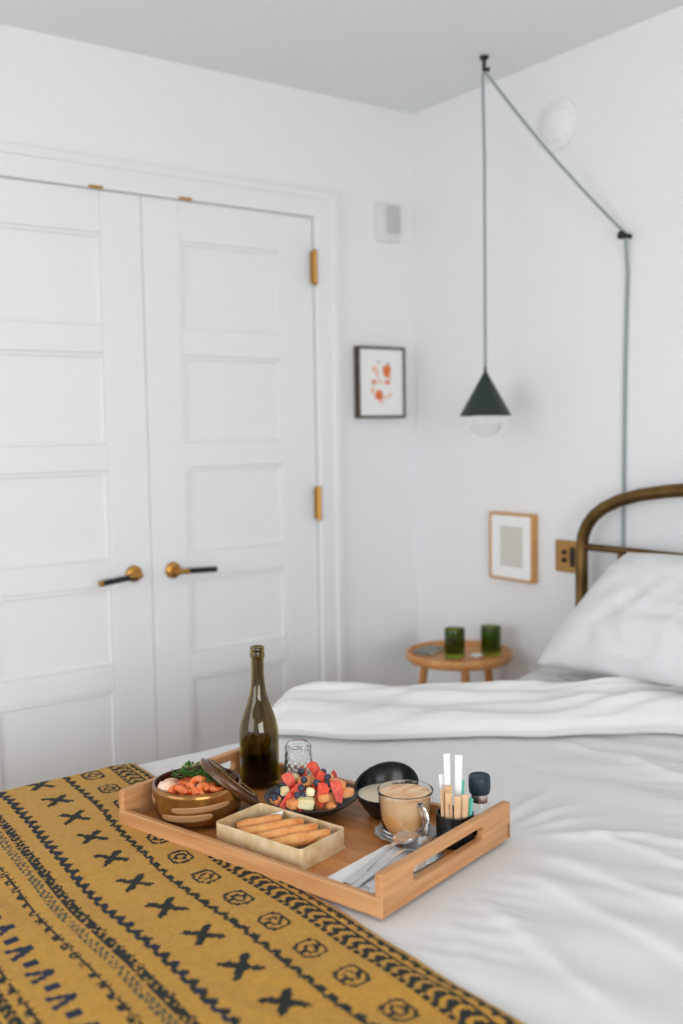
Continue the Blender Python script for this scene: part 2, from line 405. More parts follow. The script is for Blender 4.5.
PZ = [(1.976, 1.712), (1.632, 1.366), (1.290, 1.026), (.948, .708), (.636, .330)]
def door(name, x0, x1, hinge_right):
    e = struct(name)
    ys, t = YW + .002, .040                     # front face of the leaf sits just inside the casing
    s0, s1 = x0 + .122, x1 - .122
    if hinge_right: s0, s1 = 1.450, 1.810
    else: s0, s1 = 0.842, 1.200
    z0, z1 = .012, DZ - .0014
    B = .0025
    for a, b in ((x0, s0), (s1, x1)): block('stile', (a, ys, z0), (b, ys + t, z1), 'trim', e, B)
    edges = [z1] + [v for p in PZ for v in p] + [z0]
    for k in range(0, len(edges), 2):
        block('rail', (s0, ys, edges[k + 1]), (s1, ys + t, edges[k]), 'trim', e, B)
    for a, b in PZ:
        pm = plate_me('panel', rect(s0, s1, b, a), [], .02)
        pm.transform(Matrix.Translation((0, ys + .030, 0)) @ R_DOORWALL)
        p = link('panel', pm, 'trim', e)
        mm = plate_me('panel_moulding', rect(s0, s1, b, a), [rect(s0 + .012, s1 - .012, b + .012, a - .012)], .008, .003)
        mm.transform(Matrix.Translation((0, ys + .0105, 0)) @ R_DOORWALL)
        link('panel_moulding', mm, 'trim', p)
    # lever handle with round brass rose and dark grip
    hx, hz, sgn = ((1.397, .977, 1) if hinge_right else (1.268, .978, -1))
    h = bpy.data.objects.new('handle', None); COL.objects.link(h); h.parent = e
    rose = lathe_me('rose', [(0, .012), (.020, .012), (.0245, .009), (.0255, 0), (0, 0)], 28)
    rose.transform(Matrix.Translation((hx, ys, hz)) @ R_DOORWALL); link('rose', rose, 'brass', h)
    neck = tube_me('neck', [(hx, ys - .008, hz), (hx, ys - .048, hz)], .009, 14); link('neck', neck, 'brass', h)
    dz = -.004 if hinge_right else -.012
    g0 = .030 if hinge_right else .012
    lv = tube_me('lever', [(hx - sgn * .006, ys - .046, hz), (hx + sgn * .034, ys - .046, hz + dz * .25)], .0085, 14); link('lever', lv, 'brass', h)
    gr = tube_me('grip', [(hx + sgn * g0, ys - .046, hz + dz * .2), (hx + sgn * .118, ys - .046, hz + dz)], .0085, 14); link('grip', gr, 'black', h)
    ec = tube_me('end_cap', [(hx + sgn * .117, ys - .046, hz + dz), (hx + sgn * .127, ys - .046, hz + dz * 1.1)], .009, 14)
    link('end_cap', ec, 'black' if hinge_right else 'brass', h)
    # ball catch at the top edge
    cx = 1.466 if hinge_right else 1.182
    block('catch_plate', (cx - .022, ys - .021, DZ - .003), (cx + .022, ys - .0175, DZ + .006), 'brass', e, .001)
    # hinges
    hxx = x1 - .006 if hinge_right else x0 + .006
    for z in (1.934, 1.155, .38):
        o = link('hinge', tube_me('hinge', [(hxx, ys - .024, z - .052), (hxx, ys - .024, z + .052)], .0075, 12), 'brass', e)
        for dz_ in (-.055, .055):
            link('hinge_tip', lathe_me('hinge_tip', [(0, .004), (.005, .0025), (.0065, -.001), (.0065, -.004), (0, -.004)], 12), 'brass', o, (hxx, ys - .024, z + dz_))
        block('hinge_leaf', (hxx - .006, ys - .022, z - .052), (hxx + .004, ys - .0005, z + .052), 'brass', o, .001)
door('door_1', DX0 + .003, 1.3286, False)
door('door_2', 1.3304, DX1 - .003, True)

# ------------------------------------------------------------------ things on the walls
# black-framed print on the door wall
t = thing('framed_picture', 'small dark framed picture of orange marks on the wall beside the white doors', 'picture', (2.204, YW, 1.560))
def wallpart(name, me, m, par, Rm, off): me.transform(Matrix.Translation(off) @ Rm); return link(name, me, m, par)
hw, hh = .104, .123
wallpart('frame', plate_me('frame', rect(-hw, hw, -hh, hh), [rect(-hw + .009, hw - .009, -hh + .009, hh - .009)], .026, .0015), 'darkframe', t, R_DOORWALL, (0, -.001, 0))
wallpart('mat_board', plate_me('mat_board', rect(-hw + .008, hw - .008, -hh + .008, hh - .008), [], .004), 'paper', t, R_DOORWALL, (0, -.018, 0))
pr_ = bpy.data.objects.new('print', None); COL.objects.link(pr_); pr_.parent = t
def disc(name, x, z, rx, rz, m, seed, depth=.0006):
    q = random.Random(seed)
    lp = [(x + rx * (1 + q.uniform(-.18, .18)) * math.cos(2 * PI * k / 14), z + rz * (1 + q.uniform(-.18, .18)) * math.sin(2 * PI * k / 14)) for k in range(14)]
    wallpart(name, plate_me(name, lp, [], depth), m, pr_, R_DOORWALL, (0, -.0221, 0))
disc('orange_flower', .024, .040, .019, .023, 'orangeink', 1); disc('orange_flower', -.012, -.044, .017, .019, 'orangeink', 2)
for k, (x, z, a, b, m) in enumerate([(-.030, .046, .012, .010, 'pinkink'), (-.018, .028, .008, .012, 'pinkink'), (-.012, .070, .008, .006, 'greyink'), (.030, .066, .010, .005, 'greyink'),
        (-.032, .002, .011, .007, 'orangeink'), (-.006, .003, .010, .006, 'pinkink'), (.026, .001, .013, .007, 'orangeink'), (-.040, -.028, .008, .012, 'pinkink'), (-.036, -.008, .006, .006, 'greyink'),
        (.020, -.050, .014, .006, 'pinkink'), (.038, -.042, .009, .006, 'pinkink'), (.036, .018, .012, .005, 'pinkink'), (-.002, -.066, .012, .005, 'pinkink')]):
    disc('printed_mark', x, z, a, b, m, 10 + k)

# oak-framed print on the headboard wall
t = thing('framed_picture', 'small oak framed picture with a pale text sheet near the brass switch plate', 'picture', (XW, 2.332, 1.014))
hw, hh = .097, .109
wallpart('frame', plate_me('frame', rect(-hw, hw, -hh, hh), [rect(-hw + .008, hw - .008, -hh + .008, hh - .008)], .026, .0015), 'oakframe', t, R_HEADWALL, (-.001, 0, 0))
wallpart('mat_board', plate_me('mat_board', rect(-hw + .008, hw - .008, -hh + .008, hh - .008), [], .004), 'paper', t, R_HEADWALL, (-.019, 0, 0))
wallpart('text_sheet', plate_me('text_sheet', rect(-.048, .052, -.064, .066), [], .0006), 'textsheet', t, R_HEADWALL, (-.0231, 0, 0))

# brass switch and socket plate
t = thing('switch_plate', 'square brass wall plate with two toggles and a slot beside the bed post', 'switch', (XW, 2.098, 1.002))
wallpart('plate', plate_me('plate', rrect(-.060, .060, -.049, .049, .004), [], .006, .0012), 'plate_brass', t, R_HEADWALL, (-.0005, 0, 0))
for z in (.012, -.012):
    wallpart('toggle', lathe_me('toggle', [(0, .012), (.004, .0115), (.0055, .006), (.0075, .004), (.0075, 0), (0, 0)], 16), 'black', t, R_HEADWALL, (-.0065, .022, z))
wallpart('rocker', plate_me('rocker', rrect(-.008, .008, -.030, .030, .003), [], .004, .0008), 'black', t, R_HEADWALL, (-.0065, -.010, 0))

# round detector high on the headboard wall
t = thing('smoke_detector', 'round white detector high on the wall behind the lamp cord', 'smoke detector', (XW, 2.152, 2.298))
wallpart('base_ring', lathe_me('base_ring', [(0, 0), (.076, 0), (.076, .010), (.070, .014), (0, .014)], 40), 'wall', t, R_HEADWALL, (-.0005, 0, 0))
wallpart('cover', lathe_me('cover', [(0, .024), (.042, .023), (.050, .019), (.053, .012), (0, .012)], 40), 'wall', t, R_HEADWALL, (-.0015, 0, 0))
# small wall box near the corner
t = thing('wall_chime', 'small white wall box with grey cover high above the dark framed picture', 'wall box', (2.252, YW, 2.112))
wallpart('back_plate', plate_me('back_plate', rrect(-.050, .050, -.066, .066, .006), [], .010, .002), 'offwhite', t, R_DOORWALL, (0, -.0005, 0))
wallpart('grey_cover', plate_me('grey_cover', rrect(-.006, .046, -.034, .058, .005), [], .012, .003), 'greyplastic', t, R_DOORWALL, (0, -.0105, 0))

# swagged pendant lamp
LX, LY = 2.190, 2.277
t = thing('pendant_lamp', 'black cone pendant lamp with clear bulb and swagged cord beside the bed', 'lamp', (LX, LY, 1.434))
def L(p): return (p[0] - LX, p[1] - LY, p[2] - 1.434)
HK = Vector((LX + .004, LY + .004, ZCEIL)); WK = Vector((XW, 1.886, 1.928))
sh = lathe_me('shade', [(.0795, 0), (.0775, .004), (.008, .128), (.006, .133), (0, .133), (0, .131), (.0055, .127), (.0755, .004), (.0785, 0)], 48)
link('shade', sh, 'shade', t)
link('bulb', lathe_me('bulb', [(0, -.064), (.018, -.061), (.036, -.051), (.047, -.036), (.051, -.018), (.047, .002), (.036, .020), (.021, .035), (.014, .044), (0, .044)], 32), 'bulb', t)
link('bulb_socket', lathe_me('bulb_socket', [(0, .040), (.0145, .040), (.0145, .075), (0, .075)], 20), 'black', t)
link('strain_relief', lathe_me('strain_relief', [(0, .132), (.006, .132), (.0045, .148), (0, .148)], 14), 'shade', t)
c = bpy.data.objects.new('ceiling_hook', None); COL.objects.link(c); c.parent = t
link('hook_pin', tube_me('hook_pin', [L(HK), L(HK - Vector((0, 0, .045)))], .006, 10), 'black', c)
link('hook_cap', lathe_me('hook_cap', [(0, 0), (.013, 0), (.013, -.008), (.009, -.011), (0, -.011)], 18), 'black', c, L(HK))
link('hook_lip', tube_me('hook_lip', [L(HK + Vector((-.004, 0, -.040))), L(HK + Vector((.010, -.014, -.040)))], .006, 10), 'black', c)
c = bpy.data.objects.new('wall_hook', None); COL.objects.link(c); c.parent = t
link('hook_pin', tube_me('hook_pin', [L(WK), L(WK + Vector((-.035, 0, 0)))], .007, 10), 'black', c)
link('hook_cap', tube_me('hook_cap', [L(WK + Vector((-.035, 0, 0))), L(WK + Vector((-.042, 0, 0)))], .012, 14), 'black', c)
top = HK + Vector((0, 0, -.042)); wp = WK + Vector((-.022, 0, .006))
link('cord', tube_me('cord', [L((LX, LY, 1.58)), L((LX, LY, 2.2)), L(top + Vector((-.004, .002, -.01)))], .0047, 8), 'cord', t)
pts = []
for k in range(13):
    s = k / 12; p = top.lerp(wp, s); p.z -= .018 * math.sin(PI * s); pts.append(L(p))
link('cord', tube_me('cord', pts, .0047, 8), 'cord', t)
pts = []
for k in range(15):
    s = k / 14; p = Vector((XW - .006, 1.886 + .004 * math.sin(s * 7) + .026 * s, 1.928 * (1 - s) + .45 * s))
    if k == 0: p = WK + Vector((-.020, 0, 0))
    pts.append(L(p))
link('cord', tube_me('cord', pts, .0047, 8), 'cord', t)

# ------------------------------------------------------------------ bed
BX0, BX1, BY0, BY1 = 0.20, 2.27, 0.36, 2.12
BZ = 0.640
bed = thing('brass_bed', 'aged brass bed frame with arched tube headboard against the wall', 'bed', (0, 0, 0))
HX = 2.305
prof_y, cy = 1.996, 1.24
arch = [(HX, prof_y, 0.0), (HX, prof_y, .5), (HX, prof_y, .98), (HX, prof_y, 1.05)]
pl = [(1.990, 1.082), (1.975, 1.113), (1.952, 1.140), (1.915, 1.165), (1.86, 1.189), (1.787, 1.208), (1.70, 1.221), (1.60, 1.231), (1.45, 1.238), (1.24, 1.240)]
arch += [(HX, y, z) for y, z in pl]
arch += [(HX, 2 * cy - y, z) for y, z in reversed(pl[:-1])]
arch += [(HX, 2 * cy - prof_y, z) for z in (1.05, .98, .5, 0.0)]
link('headboard_arch', tube_me('headboard_arch', arch, .0185, 16), 'brass_old', bed)
link('headboard_rail', tube_me('headboard_rail', [(HX, prof_y, 1.048), (HX, 2 * cy - prof_y, 1.048)], .0105, 12), 'brass_old', bed)
link('headboard_rail', tube_me('headboard_rail', [(HX, prof_y, .50), (HX, 2 * cy - prof_y, .50)], .0105, 12), 'brass_old', bed)
sp = tube_me('spindle', [(0, 0, .50), (0, 0, 1.046)], .007, 10)
for k in range(11):
    y = prof_y - .138 - k * .1235
    link('spindle', sp, 'brass_old', bed, (HX, y, 0))
for y in (BY1 - .05, BY0 + .05):
    block('side_rail', (BX0 + .03, y - .015, .26), (HX, y + .015, .32), 'brass_old', bed, .003)
block('end_rail', (BX0 + .03, BY0 + .035, .26), (BX0 + .06, BY1 - .035, .32), 'brass_old', bed, .003)
for y in (BY1 - .05, BY0 + .05):
    link('leg', tube_me('leg', [(BX0 + .045, y, 0), (BX0 + .045, y, .30)], .018, 14), 'brass_old', bed)
block('slat_deck', (BX0 + .03, BY0 + .035, .318), (HX - .03, BY1 - .035, .335), 'oak', bed)
mt = block('mattress', (BX0, BY0, .335), (BX1, BY1, BZ - .012), 'mattress', None, .05, 4)
tag(mt, 'thick mattress in a white fitted sheet under the duvet', 'mattress')

# tray frame of reference (needed for the dent it makes in the duvet)
TC = Vector((1.0285, 1.542)); TA = math.radians(-74.8)
TX = Vector((math.cos(TA), math.sin(TA))); TY = Vector((-TX.y, TX.x))
THX, THY = .3135, .196
TZ = 0.652                       # underside of the tray
def TW(lx, ly, z): return Vector((TC.x + TX.x * lx + TY.x * ly, TC.y + TX.y * lx + TY.y * ly, z))

A_ = np.array([1.305, 2.111]); B_ = np.array([2.088, 1.481])
DIRF = (B_ - A_) / np.linalg.norm(B_ - A_); NRMF = np.array([-DIRF[1], DIRF[0]])
if NRMF[0] < 0: NRMF = -NRMF

def ridge(x, y, p0, p1, wd, amp, side=0.0):
    """soft raised crease from p0 to p1; side makes one flank steeper"""
    p0 = np.array(p0); p1 = np.array(p1); d = p1 - p0; Ln = np.linalg.norm(d); d = d / Ln; n = np.array([-d[1], d[0]])
    u = (x - p0[0]) * d[0] + (y - p0[1]) * d[1]; v = (x - p0[0]) * n[0] + (y - p0[1]) * n[1]
    v = v + 0.012 * pn(u * 9 + p0[0] * 31, y * 0 + p0[1] * 17)
    ww = np.where(v > 0, wd * (1 + side), wd * (1 - side))
    return amp * np.exp(-(v / ww) ** 2) * sstep(-.06, .05, u) * (1 - sstep(Ln - .06, Ln + .08, u))

CREASES = []
def bed_z(x, y, wr=1.0):
    x = np.asarray(x, float); y = np.asarray(y, float)
    lx = (x - TC.x) * TX.x + (y - TC.y) * TX.y; ly = (x - TC.x) * TY.x + (y - TC.y) * TY.y
    dx = np.maximum(np.abs(lx) - THX, 0); dy = np.maximum(np.abs(ly) - THY, 0)
    dt = np.sqrt(dx * dx + dy * dy)
    m = sstep(.005, .13, dt)
    # long soft folds that fan out from the tray towards the near side of the bed
    ang = 0.30 + 0.35 * (x - 1.1)
    q = x * 1.0 + (y - 1.2) * ang * 0.9
    wv = 0.35 * pn(x * 2.2, y * 1.3) + 0.05 * pn(x * 7, y * 3)
    f1 = np.sin((q + wv) * 2 * PI / .155)
    f1 = np.sign(f1) * np.abs(f1) ** 0.85
    amp = .0054 * (0.35 + 1.0 * sstep(-.15, .35, pn(x * 1.9 + 4, y * 1.5 + 8)))
    right = sstep(1.50, 1.15, y - 0.35 * (x - 1.3))
    h = f1 * amp * (0.15 + 0.85 * right)
    f2 = np.sin((q * 1.3 + .3 * wv + .35 * y) * 2 * PI / .060 + 3 * pn(x * 4, y * 4))
    h = h + f2 * .0011 * sstep(0.0, .4, pn(x * 3 + 2, y * 2.2 + 1)) * right
    h = h + .006 * fbm(x * 2.1 + 3, y * 2.1 + 9, 3) + .0016 * fbm(x * 9, y * 9, 2)
    for (p0, p1, wd, am, sd) in CREASES:
        h = h + ridge(x, y, p0, p1, wd, am, sd)
    h = h * m * wr - .0015 * (1 - m)
    # the mattress dips a little under the loaded tray, the bed is softly domed
    h = h + .010 * (1 - sstep(.06, .42, dt)) * sstep(0.02, .12, dt) * 0.0
    return BZ + .006 + h
# single creases read off the photograph (bed coordinates)
CREASES += [((1.345, 1.335), (1.52, 1.34), .013, .0060, .2), ((1.345, 1.318), (1.50, 1.275), .013, .0055, .2), ((1.36, 1.37), (1.53, 1.42), .013, .0050, .2),
            ((1.34, 1.29), (1.50, 1.16), .016, .0080, .4), ((1.50, 1.16), (1.62, .85), .020, .0075, .4), ((1.30, 1.20), (1.36, .80), .022, .0080, .4),
            ((1.22, 1.20), (1.20, .80), .024, .0075, .4), ((1.10, 1.18), (1.02, .84), .022, .0070, .4), ((1.44, 1.22), (1.48, .9), .016, .0060, .4),
            ((1.82, 1.62), (1.83, 1.28), .014, .011, -.5), ((1.02, 1.17), (.93, .98), .018, .0045, .3)]

def edge_map(s, a, b, r, lo, hi):
    """s runs along the bed; between a and b it is flat, beyond that it bends down with radius r. returns position, drop"""
    s = np.asarray(s, float)
    pos = np.clip(s, a, b); drop = np.zeros_like(s)
    for sign, e, on in ((-1, a, lo), (1, b, hi)):
        if not on: continue
        o = np.maximum(sign * (s - e), 0)
        th = np.clip(o / r, 0, PI / 2)
        ex = np.maximum(o - r * PI / 2, 0)
        pos = pos + sign * r * np.sin(th) * (o > 0); drop = drop + r * (1 - np.cos(th)) + ex
    return pos, drop

def grid_me(name, P, smooth=True, keep=None):
    ny, nx, _ = P.shape
    idx = np.arange(nx * ny).reshape(ny, nx)
    q = np.stack([idx[:-1, :-1], idx[:-1, 1:], idx[1:, 1:], idx[1:, :-1]], -1).reshape(-1, 4)
    if keep is not None: q = q[keep.reshape(-1)]
    me = bpy.data.meshes.new(name)
    v = P.reshape(-1, 3)
    used = np.unique(q); remap = np.full(len(v), -1); remap[used] = np.arange(len(used)); v = v[used]; q = remap[q]
    me.vertices.add(len(v)); me.vertices.foreach_set('co', v.ravel())
    me.loops.add(q.size); me.loops.foreach_set('vertex_index', q.ravel().astype(np.int32))
    me.polygons.add(len(q)); me.polygons.foreach_set('loop_start', np.arange(0, q.size, 4, dtype=np.int32))
    me.polygons.foreach_set('use_smooth', [smooth] * len(q))
    me.update(calc_edges=True); me.validate()
    return me, q

DUV_R, DY_FAR, DY_NEAR, DX_FOOT = .075, 2.105, .37, .20
def duvet_pt(s, tt, off=0.0, wr=1.0):
    px_, dxp = edge_map(s, DX_FOOT, 9, DUV_R, True, False)
    py_, dyp = edge_map(tt, DY_NEAR, DY_FAR, DUV_R, True, True)
    drop = np.maximum(dxp, dyp)
    fade = 1 - sstep(0, .2, drop)
    z = bed_z(px_, py_) * 1.0
    z = BZ + .006 + (z - BZ - .006) * (0.3 + .7 * fade) - drop
    # side folds of the hanging cloth
    hang = sstep(.05, .25, drop)
    py2 = py_ + np.where(dyp > 0, 1, 0) * np.sign(tt - 1.2) * hang * .02 * np.sin(s * 19 + 2 * np.sin(s * 5))
    px2 = px_ - np.where(dxp > 0, 1, 0) * hang * .02 * np.sin(tt * 17)
    # outward offset
    thy = np.clip(np.maximum(np.abs(tt - (DY_NEAR + DY_FAR) / 2) - (DY_FAR - DY_NEAR) / 2, 0) / DUV_R, 0, PI / 2)
    thx = np.clip(np.maximum(DX_FOOT - s, 0) / DUV_R, 0, PI / 2)
    thm = np.maximum(thx, thy)
    py2 = py2 + off * np.sin(thy) * np.sign(tt - 1.2); px2 = px2 - off * np.sin(thx)
    return np.stack([px2, py2, z + off * np.cos(thm)], -1)

ss = np.arange(-.20, 2.235, .0075); tts = np.arange(.02, 2.44, .0075)
S, T = np.meshgrid(ss, tts)
P = duvet_pt(S, T)
past = (S - A_[0]) * NRMF[0] + (T - A_[1]) * NRMF[1]
kp = (past[:-1, :-1] < .13)
duvet = thing('duvet', 'white rumpled duvet covering the bed with its top folded back', 'duvet', (0, 0, 0))
me, _ = grid_me('cover', P, True, kp)
dm = link('cover', me, 'sheet', duvet)
so = dm.modifiers.new('thickness', 'SOLIDIFY'); so.thickness = .008; so.offset = -1

# the folded-back top of the duvet: a thick crumpled roll lying across the bed
def fold_point(u, v):
    """u along the fold (0 at far bed edge .. ~1.15), v 0..1 around the section"""
    prof_d = np.array([.030, -.008, -.034, -.044, -.036, -.008, .030, .072, .102, .128, .160, .188, .205, .228, .258, .285, .310, .335, .36])
    prof_z = np.array([.000, .003, .012, .030, .050, .064, .070, .069, .064, .068, .078, .080, .074, .080, .084, .078, .055, .025, .000])
    vv = np.linspace(0, 1, len(prof_d))
    vn = np.clip(v + .035 * pn(u * 3.1 + 3, v * 2.0) * np.sin(PI * v), 0, 1)
    d = np.interp(vn, vv, prof_d); z = np.interp(vn, vv, prof_z)
    narrow = .80 - .24 * sstep(.45, .95, u) - .20 * sstep(1.0, 1.2, u)
    d = np.where(d > 0, d * narrow, d)
    d = d + .012 * np.sin(u * 7.5 + .6) * (v < .5) * (1 - v * 2)
    tall = .90 + .50 * sstep(.50, 1.02, u) + .10 * (1 - sstep(-.05, .25, u)) + .13 * pn(u * 4 + 1, 0 * u + .3)
    z = z * tall
    bodyw = np.sin(PI * np.clip(v, 0, 1))
    # diagonal creases running along the roll
    cr = np.sin((v * 3.2 + u * 1.1 + .5 * pn(u * 2.5, v * 2)) * 2 * PI) * .0080 + np.sin((v * 6.1 - u * 2.3 + .8 * pn(u * 3.5 + 4, v * 3)) * 2 * PI) * .0040
    cr = cr + .006 * fbm(u * 6, v * 5, 3) + .0022 * fbm(u * 17, v * 14, 2)
    z = z + cr * sstep(.12, .3, v) * (1 - sstep(.85, 1, v))
    # the front hem wanders
    d = d + (.030 * pn(u * 5 + 9, 0 * u) + .007 * np.sin(u * 13 + 1)) * (1 - sstep(.35, .7, v))
    return d, z, bodyw
us = np.linspace(-.03, 2.02, 330); vs_ = np.linspace(0, 1, 84)
U, V = np.meshgrid(us, vs_)
d, z, bw = fold_point(U, V)
# centre line of the fold: straight across the bed, turning along the pillow at its right end
uq = np.linspace(-.1, 2.3, 481); ang0 = math.atan2(DIRF[1], DIRF[0]); angq = ang0 + (-PI / 2 - .04 - ang0) * sstep(.86, 1.16, uq)
cxq = A_[0] - .1 * DIRF[0] + np.concatenate([[0], np.cumsum(np.cos(angq[:-1]) * .005)]); cyq = A_[1] - .1 * DIRF[1] + np.concatenate([[0], np.cumsum(np.sin(angq[:-1]) * .005)])
CXU = np.interp(U, uq, cxq); CYU = np.interp(U, uq, cyq); AU = np.interp(U, uq, angq)
endf = np.sqrt(np.clip((U + .03) / .075, 0, 1) * (2 - np.clip((U + .03) / .075, 0, 1)))
d = d - .034 * np.exp(-((U - .20) / .16) ** 2) * (1 - sstep(.25, .6, V)) + .012 * np.exp(-((U - .78) / .12) ** 2) * (1 - sstep(.25, .6, V))
d = .11 + (d - .11) * (.30 + .70 * endf)
X = CXU - np.sin(AU) * d; Y = CYU + np.cos(AU) * d
z = z * endf
Yp, dr = edge_map(Y, 0, 2.20, .07, False, True)
Zf = BZ + .004 + z - dr
me, _ = grid_me('folded_top', np.stack([X, Yp, Zf], -1), True)
fo = link('folded_top', me, 'linen', duvet)
so = fo.modifiers.new('thickness', 'SOLIDIFY'); so.thickness = .004; so.offset = -1

# pillows
def pillow(name, label, BL, BR, TR, TL, thick, nrm, m, seed, front=1.0, back=.8, wrk=.012):
    n = 70
    a = np.linspace(-1, 1, n); U, V = np.meshgrid(a, a)
    BL, BR, TR, TL = map(np.array, (BL, BR, TR, TL)); nrm = np.array(nrm) / np.linalg.norm(nrm)
    # edges bow inwards a little, corners stay pointed
    U2 = U * (1 + .030 * (1 - V ** 2) * np.abs(U)); V2 = V * (1 - .030 * (1 - U ** 2) * np.abs(V))
    s = ((U2 + 1) / 2)[..., None]; t_ = ((V2 + 1) / 2)[..., None]
    base = BL * (1 - s) * (1 - t_) + BR * s * (1 - t_) + TR * s * t_ + TL * (1 - s) * t_
    puff = np.clip((1 - np.abs(U) ** 2.8), 0, 1) ** .52 * np.clip((1 - np.abs(V) ** 2.8), 0, 1) ** .52
    wr = wrk * fbm(U * 1.6 + seed, V * 1.3 + seed * 2, 3)
    # radial pulls from the corners and soft vertical furrows
    fur = np.sin((U * 2.6 + .55 * V * np.sign(U) + .7 * pn(U * 1.5 + seed, V)) * 2 * PI) * .0045 * (1 - sstep(-.2, .9, V)) + .004 * np.sin((V * 1.9 + U * 1.4 + pn(U * 2, V * 2 + seed)) * 2 * PI)
    h1 = thick * front * puff + (wr + fur) * puff
    h2 = -thick * back * puff
    top = base + nrm * h1[..., None]; bot = base + nrm * h2[..., None]
    # piped flange along the rim
    vs = np.concatenate([top.reshape(-1, 3), bot.reshape(-1, 3)])
    idx = np.arange(n * n).reshape(n, n); fs = []
    for i in range(n - 1):
        for j in range(n - 1):
            q = (idx[i, j], idx[i, j + 1], idx[i + 1, j + 1], idx[i + 1, j]); fs.append(q); fs.append(tuple(k + n * n for k in reversed(q)))
    me = bpy.data.meshes.new(name); me.from_pydata([tuple(v) for v in vs], [], [tuple(int(k) for k in f) for f in fs])
    bm = bmesh.new(); bm.from_mesh(me); bmesh.ops.remove_doubles(bm, verts=bm.verts[:], dist=1e-5); bpy.data.meshes.remove(me)
    o = link(name, fin(bm, name, True), m)
    return tag(o, label, 'pillow')
pillow('pillow', 'flat white pillow lying under the plump pillow at the headboard', (2.06, 2.04, .672), (2.12, 1.12, .672), (2.26, 1.12, .692), (2.26, 2.04, .692), .036, (0, 0, 1), 'mattress', 3.3, 1.0, .9, .008)
pillow('pillow', 'plump white pillow leaning against the brass headboard', (2.068, 1.955, .738), (2.07, 1.12, .785), (2.24, 1.14, 1.078), (2.240, 1.780, 1.056), .085, (-.85, 0, .52), 'pillowcase', 8.1, 1.0, .55, .016)

# ------------------------------------------------------------------ patterned blanket
CELL = .0042
bl_x0, bl_x1, bl_y0, bl_y1 = .355, .888, .14, 2.128
nx_ = int((bl_x1 - bl_x0) / CELL); ny_ = int((bl_y1 - bl_y0) / CELL)
gx = np.linspace(bl_x0, bl_x1, nx_ + 1); gy = np.linspace(bl_y0, bl_y1, ny_ + 1)
cxs = (gx[:-1] + gx[1:]) / 2; cys = (gy[:-1] + gy[1:]) / 2
UU, VV = np.meshgrid(cxs, cys)
IDX = np.zeros(UU.shape, int)           # 0 mustard, 1 dark, 2 navy, 3 grey
hsh = rng.random(UU.shape)
jag = (rng.random(UU.shape) - .5) * .003
def put(mask, k): IDX[mask] = k
def tri(v, p): return np.abs(((v / p) % 1) - .5) * 2      # 0..1 triangle wave
u = UU; v = VV
# twisted rope along the edge
put(np.abs(u - .8740 + .0020 * np.sin(v * 2 * PI / .026)) < .0052 - .0026 * (tri(v, .026) > .75), 1)
put((np.abs(u - .8620) < .0024) & (tri(v, .0126) > .22), 1)
# chevrons: curved hooks
w_ = (u - .8450) / .0125
ph = (v - .012 * (1 - w_ ** 2)) / .0255
put((np.abs(w_) < 1.05) & (np.abs((ph % 1) - .5) < .33 - .13 * np.abs(w_)), 1)
put((np.abs(u - .8285) < .0024) & (tri(v, .0168) > .12), 1)
# diamonds in boxes
pd = .1005; vc = ((v - .977 + pd / 2) % pd) - pd / 2; a = (u - .783) / .0215; b = vc / .0265
box_ = (np.abs(a) ** 3.2 + np.abs(b) ** 3.2) ** (1 / 3.2); dm_ = np.sqrt(a * a + b * b)
put((box_ < 1 + jag * 30) & (box_ > .76), 1)
put((dm_ < .56) & (dm_ > .27) & (hsh < .9), 1); put((np.abs(a) < .78) & (np.abs(b) < .12) & (dm_ > .5), 1)
# running wave lines with ticks
def wave(u0, p, amp, th, k, sgn):
    ln = u0 + .0020 * np.sin(v * 2 * PI / p)
    put(np.abs(u - ln + jag * .6) < th, k)
    f = (v / p) % 1
    put((sgn * (u - u0) > 0) & (sgn * (u - u0) < amp * np.sqrt(np.clip(1 - ((f - .36) / .36) ** 2, 0, 1)) + jag * .5), k)
wave(.731, .0290, .0110, .0038, 1, 1)
wave(.598, .0290, .0140, .0048, 1, 1)
IDX[(np.abs(u - .605) < .02) & (IDX == 1) & (pn(u * 60, v * 60) > .05)] = 2
# crosses
px_ = .1125; vc = ((v - 1.080 + px_ / 2) % px_) - px_ / 2; a = (u - .677) + jag; b = vc + jag
put((np.abs(np.abs(a) - np.abs(b) * .85) < .0088) & (np.abs(b) < .0265) & (np.abs(a) < .0245), 1)
# dense speckled bands
dsp = np.sin(v * 2 * PI / .0168 + u * 900) + np.sin(v * 2 * PI / .0084 - u * 700)
put((np.abs(u - .5590 + .001 * np.sin(v * 200)) < .0088) & ((dsp > -.75) | (hsh < .45)) & (hsh < .93), 1)
put((np.abs(u - .5385) < .0082) & ((dsp < .35) & (hsh < .8)), 3)
# beaded line
put((np.abs(u - .5035 + .002 * np.sin(v * 2 * PI / .033)) < .0028 + .0046 * (((v / .033) % 1) < .45)) & (hsh < .85), 1)
# A shapes and bars in navy
pa = .0805; vc = ((v - 1.264 + pa / 2) % pa) - pa / 2
top_ = (.464 - u) / .036
put((top_ > 0) & (top_ < 1) & (np.abs(np.abs(vc + jag * .5) - (.001 + .0125 * top_)) < .0060) & (np.abs(vc) < .025), 2)
vb = ((v - 1.264) % pa) - pa / 2
put((np.abs(vb) < .0080) & (np.abs(u - .446) < .0125), 2)
